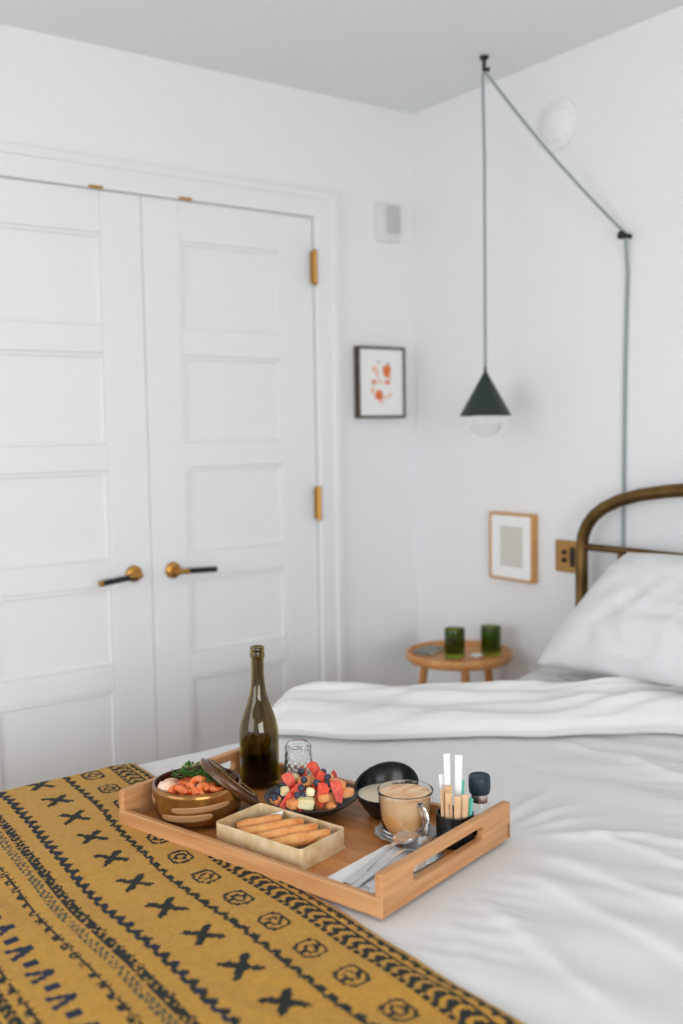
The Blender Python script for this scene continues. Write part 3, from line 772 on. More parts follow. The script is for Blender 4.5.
# lower beaded line and dark border
put((np.abs(u - .4020 + .002 * np.sin(v * 2 * PI / .033)) < .0028 + .0046 * (((v / .033) % 1) < .45)) & (hsh < .85), 1)
put((np.abs(u - .3790) < .0085) & ((dsp > -.5) | (hsh < .3)), 1)
put((u < .366), 1)
GX, GY = np.meshgrid(gx, gy)
skew = .050 * sstep(1.42, 2.12, GY) * (0.2 + .8 * (GX - .36) / .55)      # the throw lies slightly askew
S = GX + skew + .004 * pn(GY * 5, GX * 0 + 3) - .012 * sstep(1.2, 1.6, GY) * (1 - sstep(1.6, 2.1, GY)) * (GX - .36) / .55
Tm = GY + .002 * np.sin(GX * 40)
# the hanging near end is measured along the cloth
Pb = duvet_pt(S, Tm, .0012)
ed = np.minimum.reduce([sstep(0, .018, GX - bl_x0), sstep(0, .018, bl_x1 - GX), sstep(0, .018, bl_y1 - GY)])
Pb[..., 2] += .0045 * ed + .0018 * fbm(GX * 14, GY * 9, 2)
me, q = grid_me('blanket', Pb, True)
blanket = link('throw_blanket', me, ['mustard', 'knit_dark', 'knit_navy', 'knit_grey'])
me.polygons.foreach_set('material_index', IDX.reshape(-1).astype(np.int32))
tag(blanket, 'mustard yellow woven throw with dark crosses, diamonds and chevron bands across the bed foot', 'blanket')
so = blanket.modifiers.new('thickness', 'SOLIDIFY'); so.thickness = .006; so.offset = 1

# ------------------------------------------------------------------ bamboo tray
tray = thing('serving_tray', 'bamboo breakfast tray with slotted handle ends lying on the bed', 'tray', TW(0, 0, TZ), (0, 0, TA))
block('base_board', (-THX + .004, -THY + .004, .002), (THX - .004, THY - .004, .011), 'bamboo_floor', tray)
RH, RT_ = .031, .013
for s in (-1, 1):
    block('long_rail', (-THX, s * THY - (RT_ if s > 0 else 0), 0), (THX, s * THY + (RT_ if s < 0 else 0), RH), 'bamboo', tray, .002)
for s in (-1, 1):
    # handle end: plate in yz with a stadium slot
    slot = rrect(-.112, .104, .0290, .0520, .0110, 8)
    hm = plate_me('handle_end', rrect(-THY + .001, THY - .001, 0.0005, .069, .004, 4), [slot], .015, .002)
    # grain runs along the board: keep local x along the board
    o = link('handle_end', hm, 'bamboo', tray)
    o.rotation_euler = (PI / 2, 0, PI / 2)
    o.location = ((THX - .015) if s > 0 else -THX, 0, 0)
SZ = TZ + .0112          # standing surface inside the tray
def on(lx, ly, dz=0.0): return TW(lx, ly, SZ + dz)

# ------------------------------------------------------------------ wine bottle
t = thing('wine_bottle', 'tall olive green glass wine bottle standing at the back of the tray', 'bottle', on(-.2316, .109))
R_ = .0412
outer = [(0, .012), (.018, .008), (.032, .001), (.038, .002), (R_, .008), (R_, .102), (.0408, .114), (.0392, .126), (.0360, .139), (.0315, .152), (.0262, .166), (.0214, .180), (.0176, .194), (.0151, .208), (.0138, .222), (.0132, .240), (.0130, .268)]
lip = [(.0130, .268), (.0150, .2695), (.0154, .277), (.0146, .2805), (.0142, .282), (.0148, .2835), (.0148, .2905), (.0138, .292), (.0098, .292)]
inner = [(.0094, .280), (.0100, .240), (.0108, .222), (.0122, .208), (.0146, .194), (.0184, .180), (.0232, .166), (.0284, .152), (.0328, .139), (.0358, .126), (.0374, .114), (.0378, .102), (.0378, .014), (.030, .008), (.015, .013), (0, .016)]
link('glass_body', lathe_me('glass_body', outer + lip[1:] + inner, 56), 'bottle', t)
link('wine', lathe_me('wine', [(0, .0165), (.015, .0138), (.0298, .0092), (.0368, .0150), (.0368, .074), (0, .074)], 48), 'wine', t)
# upside-down cut glass tumbler behind the fruit
t = thing('cut_glass_tumbler', 'clear cut glass tumbler standing upside down behind the fruit bowl', 'glass', on(-.152, .141))
zl = [.006 + k * .0072 for k in range(12)]
def facet(a, i): return 1 + (.055 * math.cos(12 * a + PI * (i % 2)) if 1 <= i <= len(zl) else 0)
po = [(.0300, .0005)] + [(.0305 - .0045 * (z_ / .09), z_) for z_ in zl] + [(.0245, .0930), (.0215, .0965), (.016, .0972), (0, .0972)]
pi_ = [(0, .084), (.017, .083), (.0215, .078), (.0240, .050), (.0262, .012), (.0275, .0006)]
tum = lathe_me('glass_body', po + pi_, 72, closed=True, rf=facet)
for p in tum.polygons:
    if math.hypot(p.center.x, p.center.y) > .0225 and p.normal.x * p.center.x + p.normal.y * p.center.y > 0: p.use_smooth = False
link('glass_body', tum, 'glass', t)

# ------------------------------------------------------------------ bronze bowl of food and its lid
BC = (-.1985, -.0975)
t = thing('food_bowl', 'round bronze glazed bowl with tan brush strokes at the tray corner', 'bowl', on(*BC), (0, 0, 0))
bo = [(0, .002), (.052, .002), (.063, .004), (.0745, .010), (.0810, .019), (.0845, .032), (.0855, .048), (.0855, .064), (.0848, .071), (.082, .0735)]
bi = [(.079, .0725), (.0775, .068), (.0775, .050), (.072, .030), (.055, .016), (0, .013)]
body = lathe_me('body', bo + bi, 64)
body.materials.append(MT['bronze']); body.materials.append(MT['bronze_in'])
for p in body.polygons:
    c_ = p.center; r_ = math.hypot(c_.x, c_.y)
    if (c_.z > .0728) or (r_ < .0785 and c_.z > .0125 and p.normal.x * c_.x + p.normal.y * c_.y < 0) or (r_ < .056 and c_.z > .0128): p.material_index = 1
link('body', body, None, t)
link('foot_ring', lathe_me('foot_ring', [(.048, 0), (.052, 0), (.052, .005), (.048, .005)], 40, closed=True), 'bronze_in', t)
def bowl_r(z): return float(np.interp(z, [q[1] for q in bo], [q[0] for q in bo]))
def stroke(a0, a1, z0, z1, tilt):
    n, k = 26, 6; vs, fs = [], []
    for i in range(n + 1):
        s = i / n; hgt = math.sqrt(max(0.0, 1 - abs(2 * s - 1) ** 8)) * .5
        for j in range(k + 1):
            q = (j / k - .5) * 2 * hgt
            zz = (z0 + z1) / 2 + (z1 - z0) * q + tilt * (s - .5); a = a0 + (a1 - a0) * s
            rr = bowl_r(zz) + .0007 + (-.0012 if j in (0, k) or i in (0, n) else 0)
            vs.append((rr * math.cos(a), rr * math.sin(a), zz))
    for i in range(n):
        for j in range(k):
            fs.append((i * (k + 1) + j, (i + 1) * (k + 1) + j, (i + 1) * (k + 1) + j + 1, i * (k + 1) + j + 1))
    link('brush_stroke', me_from('brush_stroke', vs, fs), 'stroke', t)
va = math.atan2(-fw.y, -fw.x)        # angle facing the photographer
D = math.radians
stroke(va - D(28), va + D(52), .040, .0525, .006); stroke(va - D(46), va + D(28), .021, .036, .006)
stroke(va - D(84), va - D(60), .043, .056, -.002); stroke(va + D(80), va + D(150), .034, .046, 0); stroke(va + D(170), va + D(250), .036, .048, 0)
# food
bc = on(*BC, .004)
cur = lathe_me('curry_sauce', [(0, .056), (.03, .057), (.055, .055), (.072, .052), (.0735, .046), (.066, .028), (.05, .0185), (0, .0160)], 40)
for vtx in cur.vertices:
    if vtx.co.z > .05: vtx.co.z += .006 * float(fbm(vtx.co.x * 60, vtx.co.y * 60, 2))
tag(link('curry_sauce', cur, 'curry', None, bc), 'thick orange curry sauce filling the bronze bowl', 'curry', kind='stuff')
def shrimp_me(seed):
    q = random.Random(seed); pts, rs = [], []
    for k in range(13):
        s = k / 12; a = -2.1 + 4.0 * s
        pts.append((.0125 * math.cos(a), .0125 * math.sin(a), .0022 * math.sin(s * 5)))
        rs.append(.0085 * (1 - .55 * s) * (1 + .10 * (k % 2)) * (0.75 if k == 0 else 1))
    return tube_me('shrimp', pts, rs, 12)
rtv = Vector((RT.x, RT.y, 0)).normalized(); bkv = Vector((fw.x, fw.y, 0)).normalized()
shr = [shrimp_me(k) for k in range(2)]
spots = [(-.004, -.050, .065, .4, 'curled orange shrimp in the middle of the bronze bowl front'), (-.032, -.044, .064, 1.6, 'curled orange shrimp beside the pale fish morsel'),
         (.022, -.048, .064, 2.8, 'curled orange shrimp at the right front of the bronze bowl'), (.040, -.022, .063, 3.9, 'curled orange shrimp under the leaning lid'),
         (-.024, -.016, .066, .9, 'curled orange shrimp half under the green herbs'), (.006, -.022, .068, 2.2, 'curled orange shrimp topmost under the herbs')]
for k, (a, b, zz, rz, lb) in enumerate(spots):
    p = bc + rtv * a + bkv * b + Vector((0, 0, zz))
    o = link('shrimp', shr[k % 2], 'shrimp', None, p, (.35 * math.sin(k * 2.1), .4 * math.cos(k * 1.7), rz))
    tag(o, lb, 'shrimp', 'shrimps in the bronze bowl')
for k, (a, b, zz, s, lb) in enumerate([(-.052, -.030, .066, 1.15, 'pale pink morsel at the left rim of the bronze bowl'), (-.052, .000, .064, .85, 'pale pink morsel behind the larger one in the bronze bowl')]):
    o = link('fish_morsel', blob_me('fish_morsel', .0150 * s, 1.2, 1, .8, .35, k), 'whitefish', None, bc + rtv * a + bkv * b + Vector((0, 0, zz)))
    tag(o, lb, 'food', 'fish morsels')
def sprig(loc, rz, tilt, seed, label, ln=.045):
    q = random.Random(seed)
    e = thing('herb_sprig', label, 'herb', loc, (tilt[0], tilt[1], rz), 'herb sprigs on the curry')
    pts = [(ln * (s - .5), .004 * math.sin(s * 3 + seed), .006 * math.sin(s * PI)) for s in np.linspace(0, 1, 8)]
    link('stem', tube_me('stem', pts, [.0010] * 7 + [.0005], 6), 'herb', e)
    vs, fs = [], []
    for k in range(46):
        s = q.random(); i = min(int(s * 7), 6); p = Vector(pts[i]).lerp(Vector(pts[i + 1]), s * 7 - i)
        dr = Vector((q.uniform(-.3, .9), q.choice((-1, 1)) * q.uniform(.4, 1), q.uniform(-.1, .9))).normalized()
        l_ = q.uniform(.007, .013); wd = dr.cross(Vector((q.uniform(-1, 1), q.uniform(-1, 1), 1))).normalized() * l_ * .24
        nm_ = dr.cross(wd).normalized() * .0004
        b0 = len(vs); p2 = p + dr * q.uniform(.001, .007)
        for off in (nm_, -nm_):
            vs += [p2 + off, p2 + dr * l_ * .5 + wd + off, p2 + dr * l_ + off, p2 + dr * l_ * .5 - wd + off]
        fs += [(b0, b0 + 1, b0 + 2, b0 + 3), (b0 + 7, b0 + 6, b0 + 5, b0 + 4), (b0, b0 + 4, b0 + 5, b0 + 1), (b0 + 1, b0 + 5, b0 + 6, b0 + 2), (b0 + 2, b0 + 6, b0 + 7, b0 + 3), (b0 + 3, b0 + 7, b0 + 4, b0)]
    o = link('leaves', me_from('leaves', vs, fs, False), 'herb', e); o['kind'] = 'stuff'
for k, (a, b, zz, rz, lb) in enumerate([(-.030, .010, .086, .3, 'feathery green herb sprig at the left of the curry'), (-.018, .020, .090, 1.2, 'tallest feathery herb sprig on the curry'),
        (.010, -.004, .084, -.4, 'feathery green herb sprig in the middle of the curry'), (.030, -.012, .080, .5, 'feathery green herb sprig right of the middle on the curry'), (.046, -.004, .080, 2.2, 'feathery green herb sprig under the leaning lid'), (.018, .020, .086, 1.9, 'feathery green herb sprig at the back of the curry')]):
    sprig(bc + rtv * a + bkv * b + Vector((0, 0, zz - .012)), rz - YAW, (.2 * math.sin(k), .2 * math.cos(k * 2)), 30 + k, lb)

# lid leaning on the rim of the bowl
lc = Vector((0, 0, ZC)) + (fw + RT * (230 - 341.5) / F_PX - UP * (782 - 512) / F_PX) * 1.965
ln_ = (RT * .61 + UP * .79 + fw * .195).normalized()
lid = thing('bowl_lid', 'stepped bronze lid leaning on the rim of the food bowl', 'lid', lc)
lid.rotation_euler = ln_.to_track_quat('Z', 'Y').to_euler()
lr = .0705
link('disc', lathe_me('disc', [(0, -.004), (.058, -.004), (.060, -.009), (.064, -.009), (.0655, -.003), (lr, -.002), (lr + .001, .001), (lr, .004), (.064, .0055), (.060, .0085), (.050, .0095), (0, .0105)], 56), 'lidwood', lid)
link('raised_ring', lathe_me('raised_ring', [(.060, .0075), (.0615, .0095), (.0585, .0112), (.0555, .0105), (.0550, .0085)], 56, closed=True), 'bronze', lid)
link('knob', lathe_me('knob', [(0, .010), (.010, .010), (.008, .014), (.0095, .0165), (.007, .018), (0, .0185)], 28), 'lidwood', lid)

# ------------------------------------------------------------------ tin of spring rolls
bxl, byl, bh = .208, .122, .036
t = thing('pastry_tin', 'open rectangular pale metal tin holding fried spring rolls', 'tin', on(.013, -.098), (0, 0, TA))
ot = rrect(-bxl / 2, bxl / 2, -byl / 2, byl / 2, .010, 5); it = rrect(-bxl / 2 + .0025, bxl / 2 - .0025, -byl / 2 + .0025, byl / 2 - .0025, .008, 5)
link('wall', plate_me('wall', ot, [it], bh, .0008), 'tin', t)
link('bottom', plate_me('bottom', rrect(-bxl / 2 + .0022, bxl / 2 - .0022, -byl / 2 + .0022, byl / 2 - .0022, .0085, 5), [], .002), 'tin', t)
fl_ = plate_me('foot_flange', rrect(-bxl / 2 - .002, bxl / 2 + .002, -byl / 2 - .002, byl / 2 + .002, .011, 5), [rrect(-bxl / 2 + .001, bxl / 2 - .001, -byl / 2 + .001, byl / 2 - .001, .009, 5)], .002)
link('foot_flange', fl_, 'tin', t)
def px_at(x, y, z):
    d_ = fw + RT * (x - 341.5) / F_PX - UP * (y - 512) / F_PX
    return Vector((0, 0, ZC)) + d_ * ((z - ZC) / d_.z)
def roll(p, q_, r, label, seed):
    p = Vector(p); q_ = Vector(q_); n = 12; pts, rs = [], []
    rr = random.Random(seed); bendy = rr.uniform(-.003, .003)
    sd = (q_ - p).cross(Vector((0, 0, 1))).normalized()
    for k in range(n + 1):
        s = k / n; pts.append(p.lerp(q_, s) + sd * bendy * math.sin(PI * s))
        rs.append(r * (1 + .06 * math.sin(s * 9 + seed) + .03 * rr.uniform(-1, 1)) * (.80 if k in (0, n) else 1) * (1 + .12 * s))
    e = thing('spring_roll', label, 'spring roll', pts[0], group='spring rolls in the tin')
    pl_ = [v_ - pts[0] for v_ in pts]
    link('pastry', tube_me('pastry', pl_, rs, 14, True, .82), 'roll', e)
    # wrapper flap spiralling round the roll
    fp, fr = [], []
    ax = (q_ - p).normalized(); nn = sd.cross(ax)
    for k in range(15):
        s = .12 + .76 * k / 14; a = .4 + 2.6 * k / 14 + seed
        c_ = p.lerp(q_, s) - pts[0] + sd * bendy * math.sin(PI * s)
        rad = r * (1 + .12 * s) * .97
        fp.append(c_ + sd * math.cos(a) * rad + nn * math.sin(a) * rad * .82); fr.append(.0016)
    link('wrapper_edge', tube_me('wrapper_edge', fp, fr, 6), 'roll', e)
def tl(lx, ly, z): return TW(.013 + lx, -.098 + ly, SZ + z)
zr = .016
roll(tl(-.088, -.020, .0165), tl(-.034, .044, .024), .0115, 'short fried spring roll at the back left beside the paper in the tin', 1)
roll(tl(-.064, -.040, .0165), tl(.014, .048, .028), .0128, 'longest fried spring roll, second from the left of the tin', 2)
roll(tl(-.026, -.044, .0165), tl(.052, .044, .027), .0128, 'fried spring roll, third from the left of the tin', 3)
roll(tl(.014, -.044, .0165), tl(.086, .038, .027), .0128, 'fried spring roll nearest the right end of the tin', 4)
lp = [(-.085, .010), (-.040, .052), (-.020, .046), (-.060, .004)]
pp = plate_me('paper_liner', [(-.030, -.012), (.026, -.012), (.026, .014)], [], .0008)
o = link('paper_liner', pp, 'paper', None, tl(-.064, .046, .024), (1.1, 0, TA)); tag(o, 'small white paper liner standing behind the spring rolls in the tin', 'paper')

# ------------------------------------------------------------------ fruit bowl
FC = (-.045, .0565)
t = thing('fruit_bowl', 'shallow charcoal bowl heaped with cut fruit in the middle of the tray', 'bowl', on(*FC))
link('bowl_body', lathe_me('bowl_body', [(0, .0005), (.034, .0005), (.041, .002), (.060, .0105), (.077, .021), (.0900, .0310), (.0915, .0330), (.0900, .0340), (.0865, .0320), (.071, .0220), (.054, .0125), (.036, .0055), (0, .0045)], 56), 'charcoal', t)
fc = on(*FC)
def strawberry(loc, rot, label, sc=1.0, half=True):
    sc = sc * 1.16
    e = thing('strawberry_piece', label, 'strawberry', loc, rot, 'strawberry pieces in the fruit bowl')
    prof = [(0, -.004), (.0025, -.002), (.0070, .005), (.0110, .013), (.0125, .020), (.0105, .0255), (.005, .0280), (0, .0282)]
    n = 18; vs, fs = [], []
    aN = n if not half else n // 2 + 1
    m_ = lathe_me('flesh', [(r * sc, (z_ - .013) * sc) for r, z_ in prof], n)
    bm = bmesh.new(); bm.from_mesh(m_); bpy.data.meshes.remove(m_)
    if half:
        res = bmesh.ops.bisect_plane(bm, geom=bm.verts[:] + bm.edges[:] + bm.faces[:], plane_co=(0, .0008, 0), plane_no=(0, 1, 0), clear_outer=True)
        ed_ = [g for g in res['geom_cut'] if isinstance(g, bmesh.types.BMEdge)]
        bmesh.ops.holes_fill(bm, edges=ed_)
        cn = Vector((.80, -.60, .12)).normalized()
        res = bmesh.ops.bisect_plane(bm, geom=bm.verts[:] + bm.edges[:] + bm.faces[:], plane_co=(.0035 * sc, 0, 0), plane_no=cn, clear_outer=True)
        bmesh.ops.holes_fill(bm, edges=[g for g in res['geom_cut'] if isinstance(g, bmesh.types.BMEdge)])
    m_ = fin(bm, 'flesh', True, 32); m_.materials.append(MT['strawberry']); m_.materials.append(MT['strawflesh'])
    for p in m_.polygons:
        if half and ((p.normal.y > .9 and abs(p.center.y - .0008) < .0006) or p.normal.dot(cn) > .995): p.material_index = 1
    link('flesh', m_, None, e)
    # seeds: small pale dimple grains
    q = random.Random(int(loc[0] * 1e5)); sv, sf = [], []
    for k in range(26):
        z_ = q.uniform(.003, .023); a = q.uniform(PI + .2, 1.45 * PI) if half else q.uniform(0, 2 * PI)
        r_ = float(np.interp(z_, [b[1] for b in prof], [b[0] for b in prof])) * sc
        c_ = Vector((r_ * math.cos(a), r_ * math.sin(a), (z_ - .013) * sc)); nrm = Vector((math.cos(a), math.sin(a), 0)); s_ = .0007
        tv = Vector((-math.sin(a), math.cos(a), 0)) * s_; uv = Vector((0, 0, s_ * 1.5)); b0 = len(sv)
        sv += [c_ + tv, c_ + uv, c_ - tv, c_ - uv, c_ + nrm * .0005]; sf += [(b0, b0 + 1, b0 + 4), (b0 + 1, b0 + 2, b0 + 4), (b0 + 2, b0 + 3, b0 + 4), (b0 + 3, b0, b0 + 4)]
    o = link('seeds', me_from('seeds', sv, sf, False), 'melonpale', e); o['kind'] = 'stuff'
def FP(a, b, z_): return fc + rtv * (a * 1.12 + .001) + bkv * (b * 1.10 + .010) + Vector((0, 0, z_ * .96 - .0085))
camyaw = -YAW
for (a, b, z_, rx, ry, rz, sc, lb) in [
    (-.040, -.014, .066, .25, .5, 3.4, 1.25, 'upright strawberry half at the upper left of the fruit heap'),
    (-.044, -.050, .047, .5, -.5, 3.1, 1.05, 'strawberry piece at the front left rim of the fruit bowl'),
    (-.030, -.036, .062, .2, -.6, 2.6, 1.2, 'long strawberry half leaning in the left middle of the fruit heap'),
    (.004, .020, .078, .3, .9, 3.0, 1.15, 'strawberry piece on the very top of the fruit heap'),
    (.016, -.046, .058, .35, .15, 3.0, 1.25, 'large red strawberry half at the front centre right of the fruit heap'),
    (.042, -.043, .062, .3, .45, 3.3, 1.2, 'strawberry half with cut face at the front right rim'),
    (.010, -.010, .073, .2, -.3, 2.9, 1.1, 'pale faced strawberry half below the topmost piece'),
    (-.018, -.062, .043, .8, .3, 3.0, .8, 'small strawberry bit tucked between melon cubes at the front'),
    (-.020, .022, .066, .1, .9, 2.0, 1.1, 'strawberry piece at the back left of the fruit heap'),
    (.036, .018, .064, .4, -.8, 4.0, 1.1, 'strawberry piece at the back right of the fruit heap')]:
    strawberry(FP(a, b, z_), (rx, ry, rz + camyaw), lb, sc)
def chunk_me(name, sx, sy, sz, seed):
    bm = bmesh.new(); bmesh.ops.create_cube(bm, size=1); q = random.Random(seed)
    for v_ in bm.verts: v_.co = Vector((v_.co.x * sx * q.uniform(.75, 1.1), v_.co.y * sy * q.uniform(.8, 1.1), v_.co.z * sz * q.uniform(.75, 1.1)))
    bmesh.ops.bevel(bm, geom=bm.edges[:], offset=.0022, segments=2, affect='EDGES')
    return fin(bm, name, True, 50)
for k, (a, b, z_, sx, sy, sz, rz, m, lb) in enumerate([
    (-.008, -.064, .049, .026, .020, .017, .2, 'melonpale', 'large pale honeydew chunk at the front of the fruit heap'),
    (-.030, -.062, .046, .018, .018, .014, .6, 'melon', 'orange melon cube at the front left of the fruit heap'),
    (-.014, -.006, .070, .020, .018, .014, .3, 'melon', 'orange melon chunk near the top left of the fruit heap'),
    (.044, -.022, .067, .022, .024, .018, .8, 'melon', 'orange melon wedge at the upper right of the fruit heap'),
    (.060, -.030, .054, .022, .020, .014, .4, 'melon', 'orange melon chunk against the right rim of the bowl'),
    (-.060, -.040, .046, .016, .015, .012, .9, 'melon', 'small orange melon cube at the far left rim'),
    (-.002, -.040, .062, .014, .014, .014, .1, 'melonpale', 'small pale honeydew cube in the middle of the fruit heap'),
    (.034, -.064, .042, .014, .014, .010, .5, 'melon', 'small orange melon bit low at the front right rim'),
    (.018, .006, .056, .030, .030, .024, .5, 'melonpale', 'pale honeydew chunk buried at the heart of the fruit heap'),
    (-.020, -.030, .040, .030, .030, .026, .2, 'melon', 'orange melon chunk at the bottom left of the fruit heap'),
    (.024, -.030, .038, .030, .030, .026, .9, 'melon', 'orange melon chunk at the bottom right of the fruit heap'),
    (.000, .030, .048, .034, .026, .024, .9, 'melon', 'orange melon chunk at the bottom back of the fruit heap'),
    (.022, -.058, .056, .015, .015, .013, .7, 'melon', 'peach melon cube between the two front right strawberries'),
    (-.046, -.030, .060, .015, .014, .013, .3, 'melonpale', 'small pale honeydew cube on the left side of the heap'),
    (.030, -.002, .072, .018, .016, .014, .2, 'melon', 'peach melon cube near the top right of the fruit heap'),
    (-.032, .010, .070, .017, .015, .013, .5, 'melonpale', 'pale honeydew cube behind the upper left strawberry')]):
    o = link('melon_chunk', chunk_me('melon_chunk', sx * 1.2, sy * 1.2, sz * 1.15, k), m, None, FP(a, b, z_), (.25 * math.sin(k * 3), .25 * math.cos(k * 2), rz + camyaw))
    tag(o, lb, 'melon', 'melon chunks in the fruit bowl')
bb = lathe_me('blueberry', [(0, .0052), (.0012, .0050), (.0020, .0062), (.0030, .0058), (.0048, .0040), (.0060, .0010), (.0058, -.0020), (.0040, -.0048), (0, -.0058)], 18)
for k, (a, b, z_, lb) in enumerate([(-.036, .000, .074, 'blueberry beside the upper left strawberry'), (-.018, .012, .083, 'blueberry near the top of the fruit heap, left of the top strawberry'), (-.058, -.030, .060, 'blueberry on the left rim of the fruit heap'), (-.062, -.044, .052, 'lowest blueberry at the left rim of the fruit bowl'),
        (-.016, -.046, .072, 'blueberry in the middle of the fruit heap'), (-.022, -.056, .062, 'left blueberry of the pair above the honeydew chunk'), (-.014, -.054, .060, 'right blueberry of the pair above the honeydew chunk'),
        (.010, -.032, .076, 'blueberry above the large front strawberry'), (.028, -.014, .080, 'blueberry beside the orange melon wedge'), (.028, -.028, .072, 'blueberry below the orange melon wedge'), (.020, .004, .084, 'blueberry right of the topmost strawberry'),
        (-.048, -.018, .064, 'blueberry behind the left rim berries'), (-.012, -.020, .078, 'blueberry against the pale faced strawberry')]):
    o = link('blueberry', bb, 'blueberry', None, FP(a, b, z_), (random.uniform(-.9, .9), random.uniform(-.9, .9), 0)); o.scale = (1.15,) * 3
    tag(o, lb, 'blueberry', 'blueberries in the fruit bowl')

# ------------------------------------------------------------------ black bowl of cream
KC = (.083, .1255)
t = thing('black_bowl', 'black slant rimmed bowl of cream behind the coffee', 'bowl', on(*KC))
n = 64; prof = []; vs, fs = [], []
lean = math.atan2((bkv * .95 + rtv * .35).y, (bkv * .95 + rtv * .35).x)
def rimh(a): return .060 + .020 * math.cos(a - lean) + .004 * math.cos(2 * (a - lean))
rows_o = [0, .06, .14, .25, .4, .56, .72, .86, .96, 1.0]
def rad_o(z_): return .028 + (.0655 - .028) * (1 - (1 - min(z_ / .086, 1)) ** 2.2)
ringsN = 0
for s in rows_o:
    for k in range(n):
        a = 2 * PI * k / n; z_ = .0005 + rimh(a) * s; r_ = rad_o(z_); vs.append((r_ * math.cos(a), r_ * math.sin(a), z_))
for s in reversed(rows_o):
    for k in range(n):
        a = 2 * PI * k / n; z_ = .007 + (rimh(a) - .0068) * s; r_ = rad_o(z_) - .0042; vs.append((r_ * math.cos(a), r_ * math.sin(a), z_))
NR = len(rows_o) * 2
for i in range(NR - 1):
    for k in range(n):
        k2 = (k + 1) % n; fs.append((i * n + k, i * n + k2, (i + 1) * n + k2, (i + 1) * n + k))
fs.append(tuple(reversed(range(n)))); fs.append(tuple(range((NR - 1) * n, NR * n)))
bm = bmesh.new(); m_ = me_from('bowl_body', vs, fs); bm.from_mesh(m_); bpy.data.meshes.remove(m_)
link('bowl_body', fin(bm, 'bowl_body', True, 60), 'blackgloss', t)
cz = .044
tag(link('cream', lathe_me('cream', [(0, cz), (rad_o(cz) - .0052, cz), (rad_o(.02) - .0054, .02), (0, .0085)], 48), 'cream', None, on(*KC)), 'pale cream sauce filling the black bowl', 'cream', kind='stuff')

# ------------------------------------------------------------------ glass mug of latte on a glass saucer
GC = (.172, .066)
sau = thing('glass_saucer', 'scalloped clear glass saucer under the coffee mug', 'saucer', on(*GC))
def scal(a, i): return 1 + (.035 * math.cos(a * 14) if i in (3, 4, 5, 6) else 0)
link('dish', lathe_me('dish', [(0, .0005), (.028, .0005), (.034, .0015), (.046, .0045), (.056, .0095), (.0565, .0108), (.054, .0110), (.044, .0068), (.030, .0042), (0, .0040)], 56, rf=scal), 'pressed', sau)
gz = .0045
mug = thing('glass_mug', 'clear glass mug of milky coffee beside the cutlery', 'mug', on(GC[0], GC[1], gz))
go = [(0, .0005), (.036, .0005), (.0405, .003), (.0425, .010), (.0455, .035), (.0480, .060), (.0502, .080), (.0507, .0828), (.0497, .0838)]
gi = [(.0486, .0825), (.0480, .078), (.0458, .058), (.0432, .034), (.0403, .011), (.037, .0075), (0, .0068)]
link('glass_body', lathe_me('glass_body', go + gi, 60), 'glass', mug)
ha = math.atan2((rtv * .46 - bkv * .89).y, (rtv * .46 - bkv * .89).x)
hd = Vector((math.cos(ha), math.sin(ha), 0)); hp = []
for k in range(15):
    a = -1.35 + 2.75 * k / 14
    hp.append(hd * (.0405 + .026 * math.cos(a) + (.0035 if a > 0 else 0)) + Vector((0, 0, .043 + .0265 * math.sin(a))))
hp = [hd * .0455 + Vector((0, 0, hp[0].z))] + hp[1:-1] + [hd * .0485 + Vector((0, 0, hp[-1].z))]
link('handle', tube_me('handle', hp, .0052, 12, flat=1.5), 'glass', mug)
lat = thing('latte', 'milky coffee with a foamy swirl in the glass mug', 'coffee', on(GC[0], GC[1], gz))
li = [(0, .0070), (.0366, .0077), (.0398, .0112), (.0427, .034), (.0452, .054), (.0470, .0745)]
link('coffee', lathe_me('coffee', li + [(0, .0745)], 56), 'latte', lat)
link('foam', lathe_me('foam', [(0, .0746), (.0468, .0746), (.0472, .0765), (.0455, .0772), (.020, .0769), (0, .0768)], 56), 'foam', lat)

# ------------------------------------------------------------------ black cup of sachets and the grinder
CC = (.2605, .0925)
cup = thing('sachet_cup', 'small black ceramic cup holding sugar sachets at the tray handle', 'cup', on(*CC))
link('cup_body', lathe_me('cup_body', [(0, .0005), (.030, .0005), (.0325, .002), (.0335, .006), (.0335, .055), (.0330, .0568), (.0310, .0568), (.0303, .055), (.0303, .006), (0, .0045)], 44), 'blackgloss', cup)
cc = on(*CC)
def sachet(a, b, h, wd, m, yaw, leanx, leany, label, ink=False):
    e = thing('sugar_sachet', label, 'sachet', cc + rtv * a + bkv * b + Vector((0, 0, .006)), (leanx, leany, camyaw + yaw), 'sachets in the black cup')
    nn = 9; vs, fs = [], []
    for i in range(nn):
        s = i / (nn - 1); th = .0021 * math.sin(PI * min(max((s - .06) / .88, 0), 1)) ** .4 + .0004
        for x_, y_ in ((-1, 0), (-.6, -1), (.6, -1), (1, 0), (.6, 1), (-.6, 1)): vs.append((x_ * wd / 2, y_ * th, s * h))
    for i in range(nn - 1):
        for k in range(6): fs.append((i * 6 + k, i * 6 + (k + 1) % 6, (i + 1) * 6 + (k + 1) % 6, (i + 1) * 6 + k))
    fs += [tuple(reversed(range(6))), tuple(range((nn - 1) * 6, nn * 6))]
    link('paper_sleeve', me_from('paper_sleeve', vs, fs, False), m, e)
    block('crimped_end', (-wd / 2, -.0005, h), (wd / 2, .0005, h + .004), m, e)
    if ink:
        c_ = bpy.data.objects.new('lettering', None); COL.objects.link(c_); c_.parent = e
        for k in range(6):
            zz = h * .52 + k * .0048
            block('letter_bar', (-wd * .10, -.0028, zz), (wd * .16, -.0024, zz + .0012), 'inkbrown', c_)
            block('letter_stem', (-wd * .10 + (k % 2) * .0016, -.0028, zz), (-wd * .10 + (k % 2) * .0016 + .0008, -.0024, zz + .0034), 'inkbrown', c_)
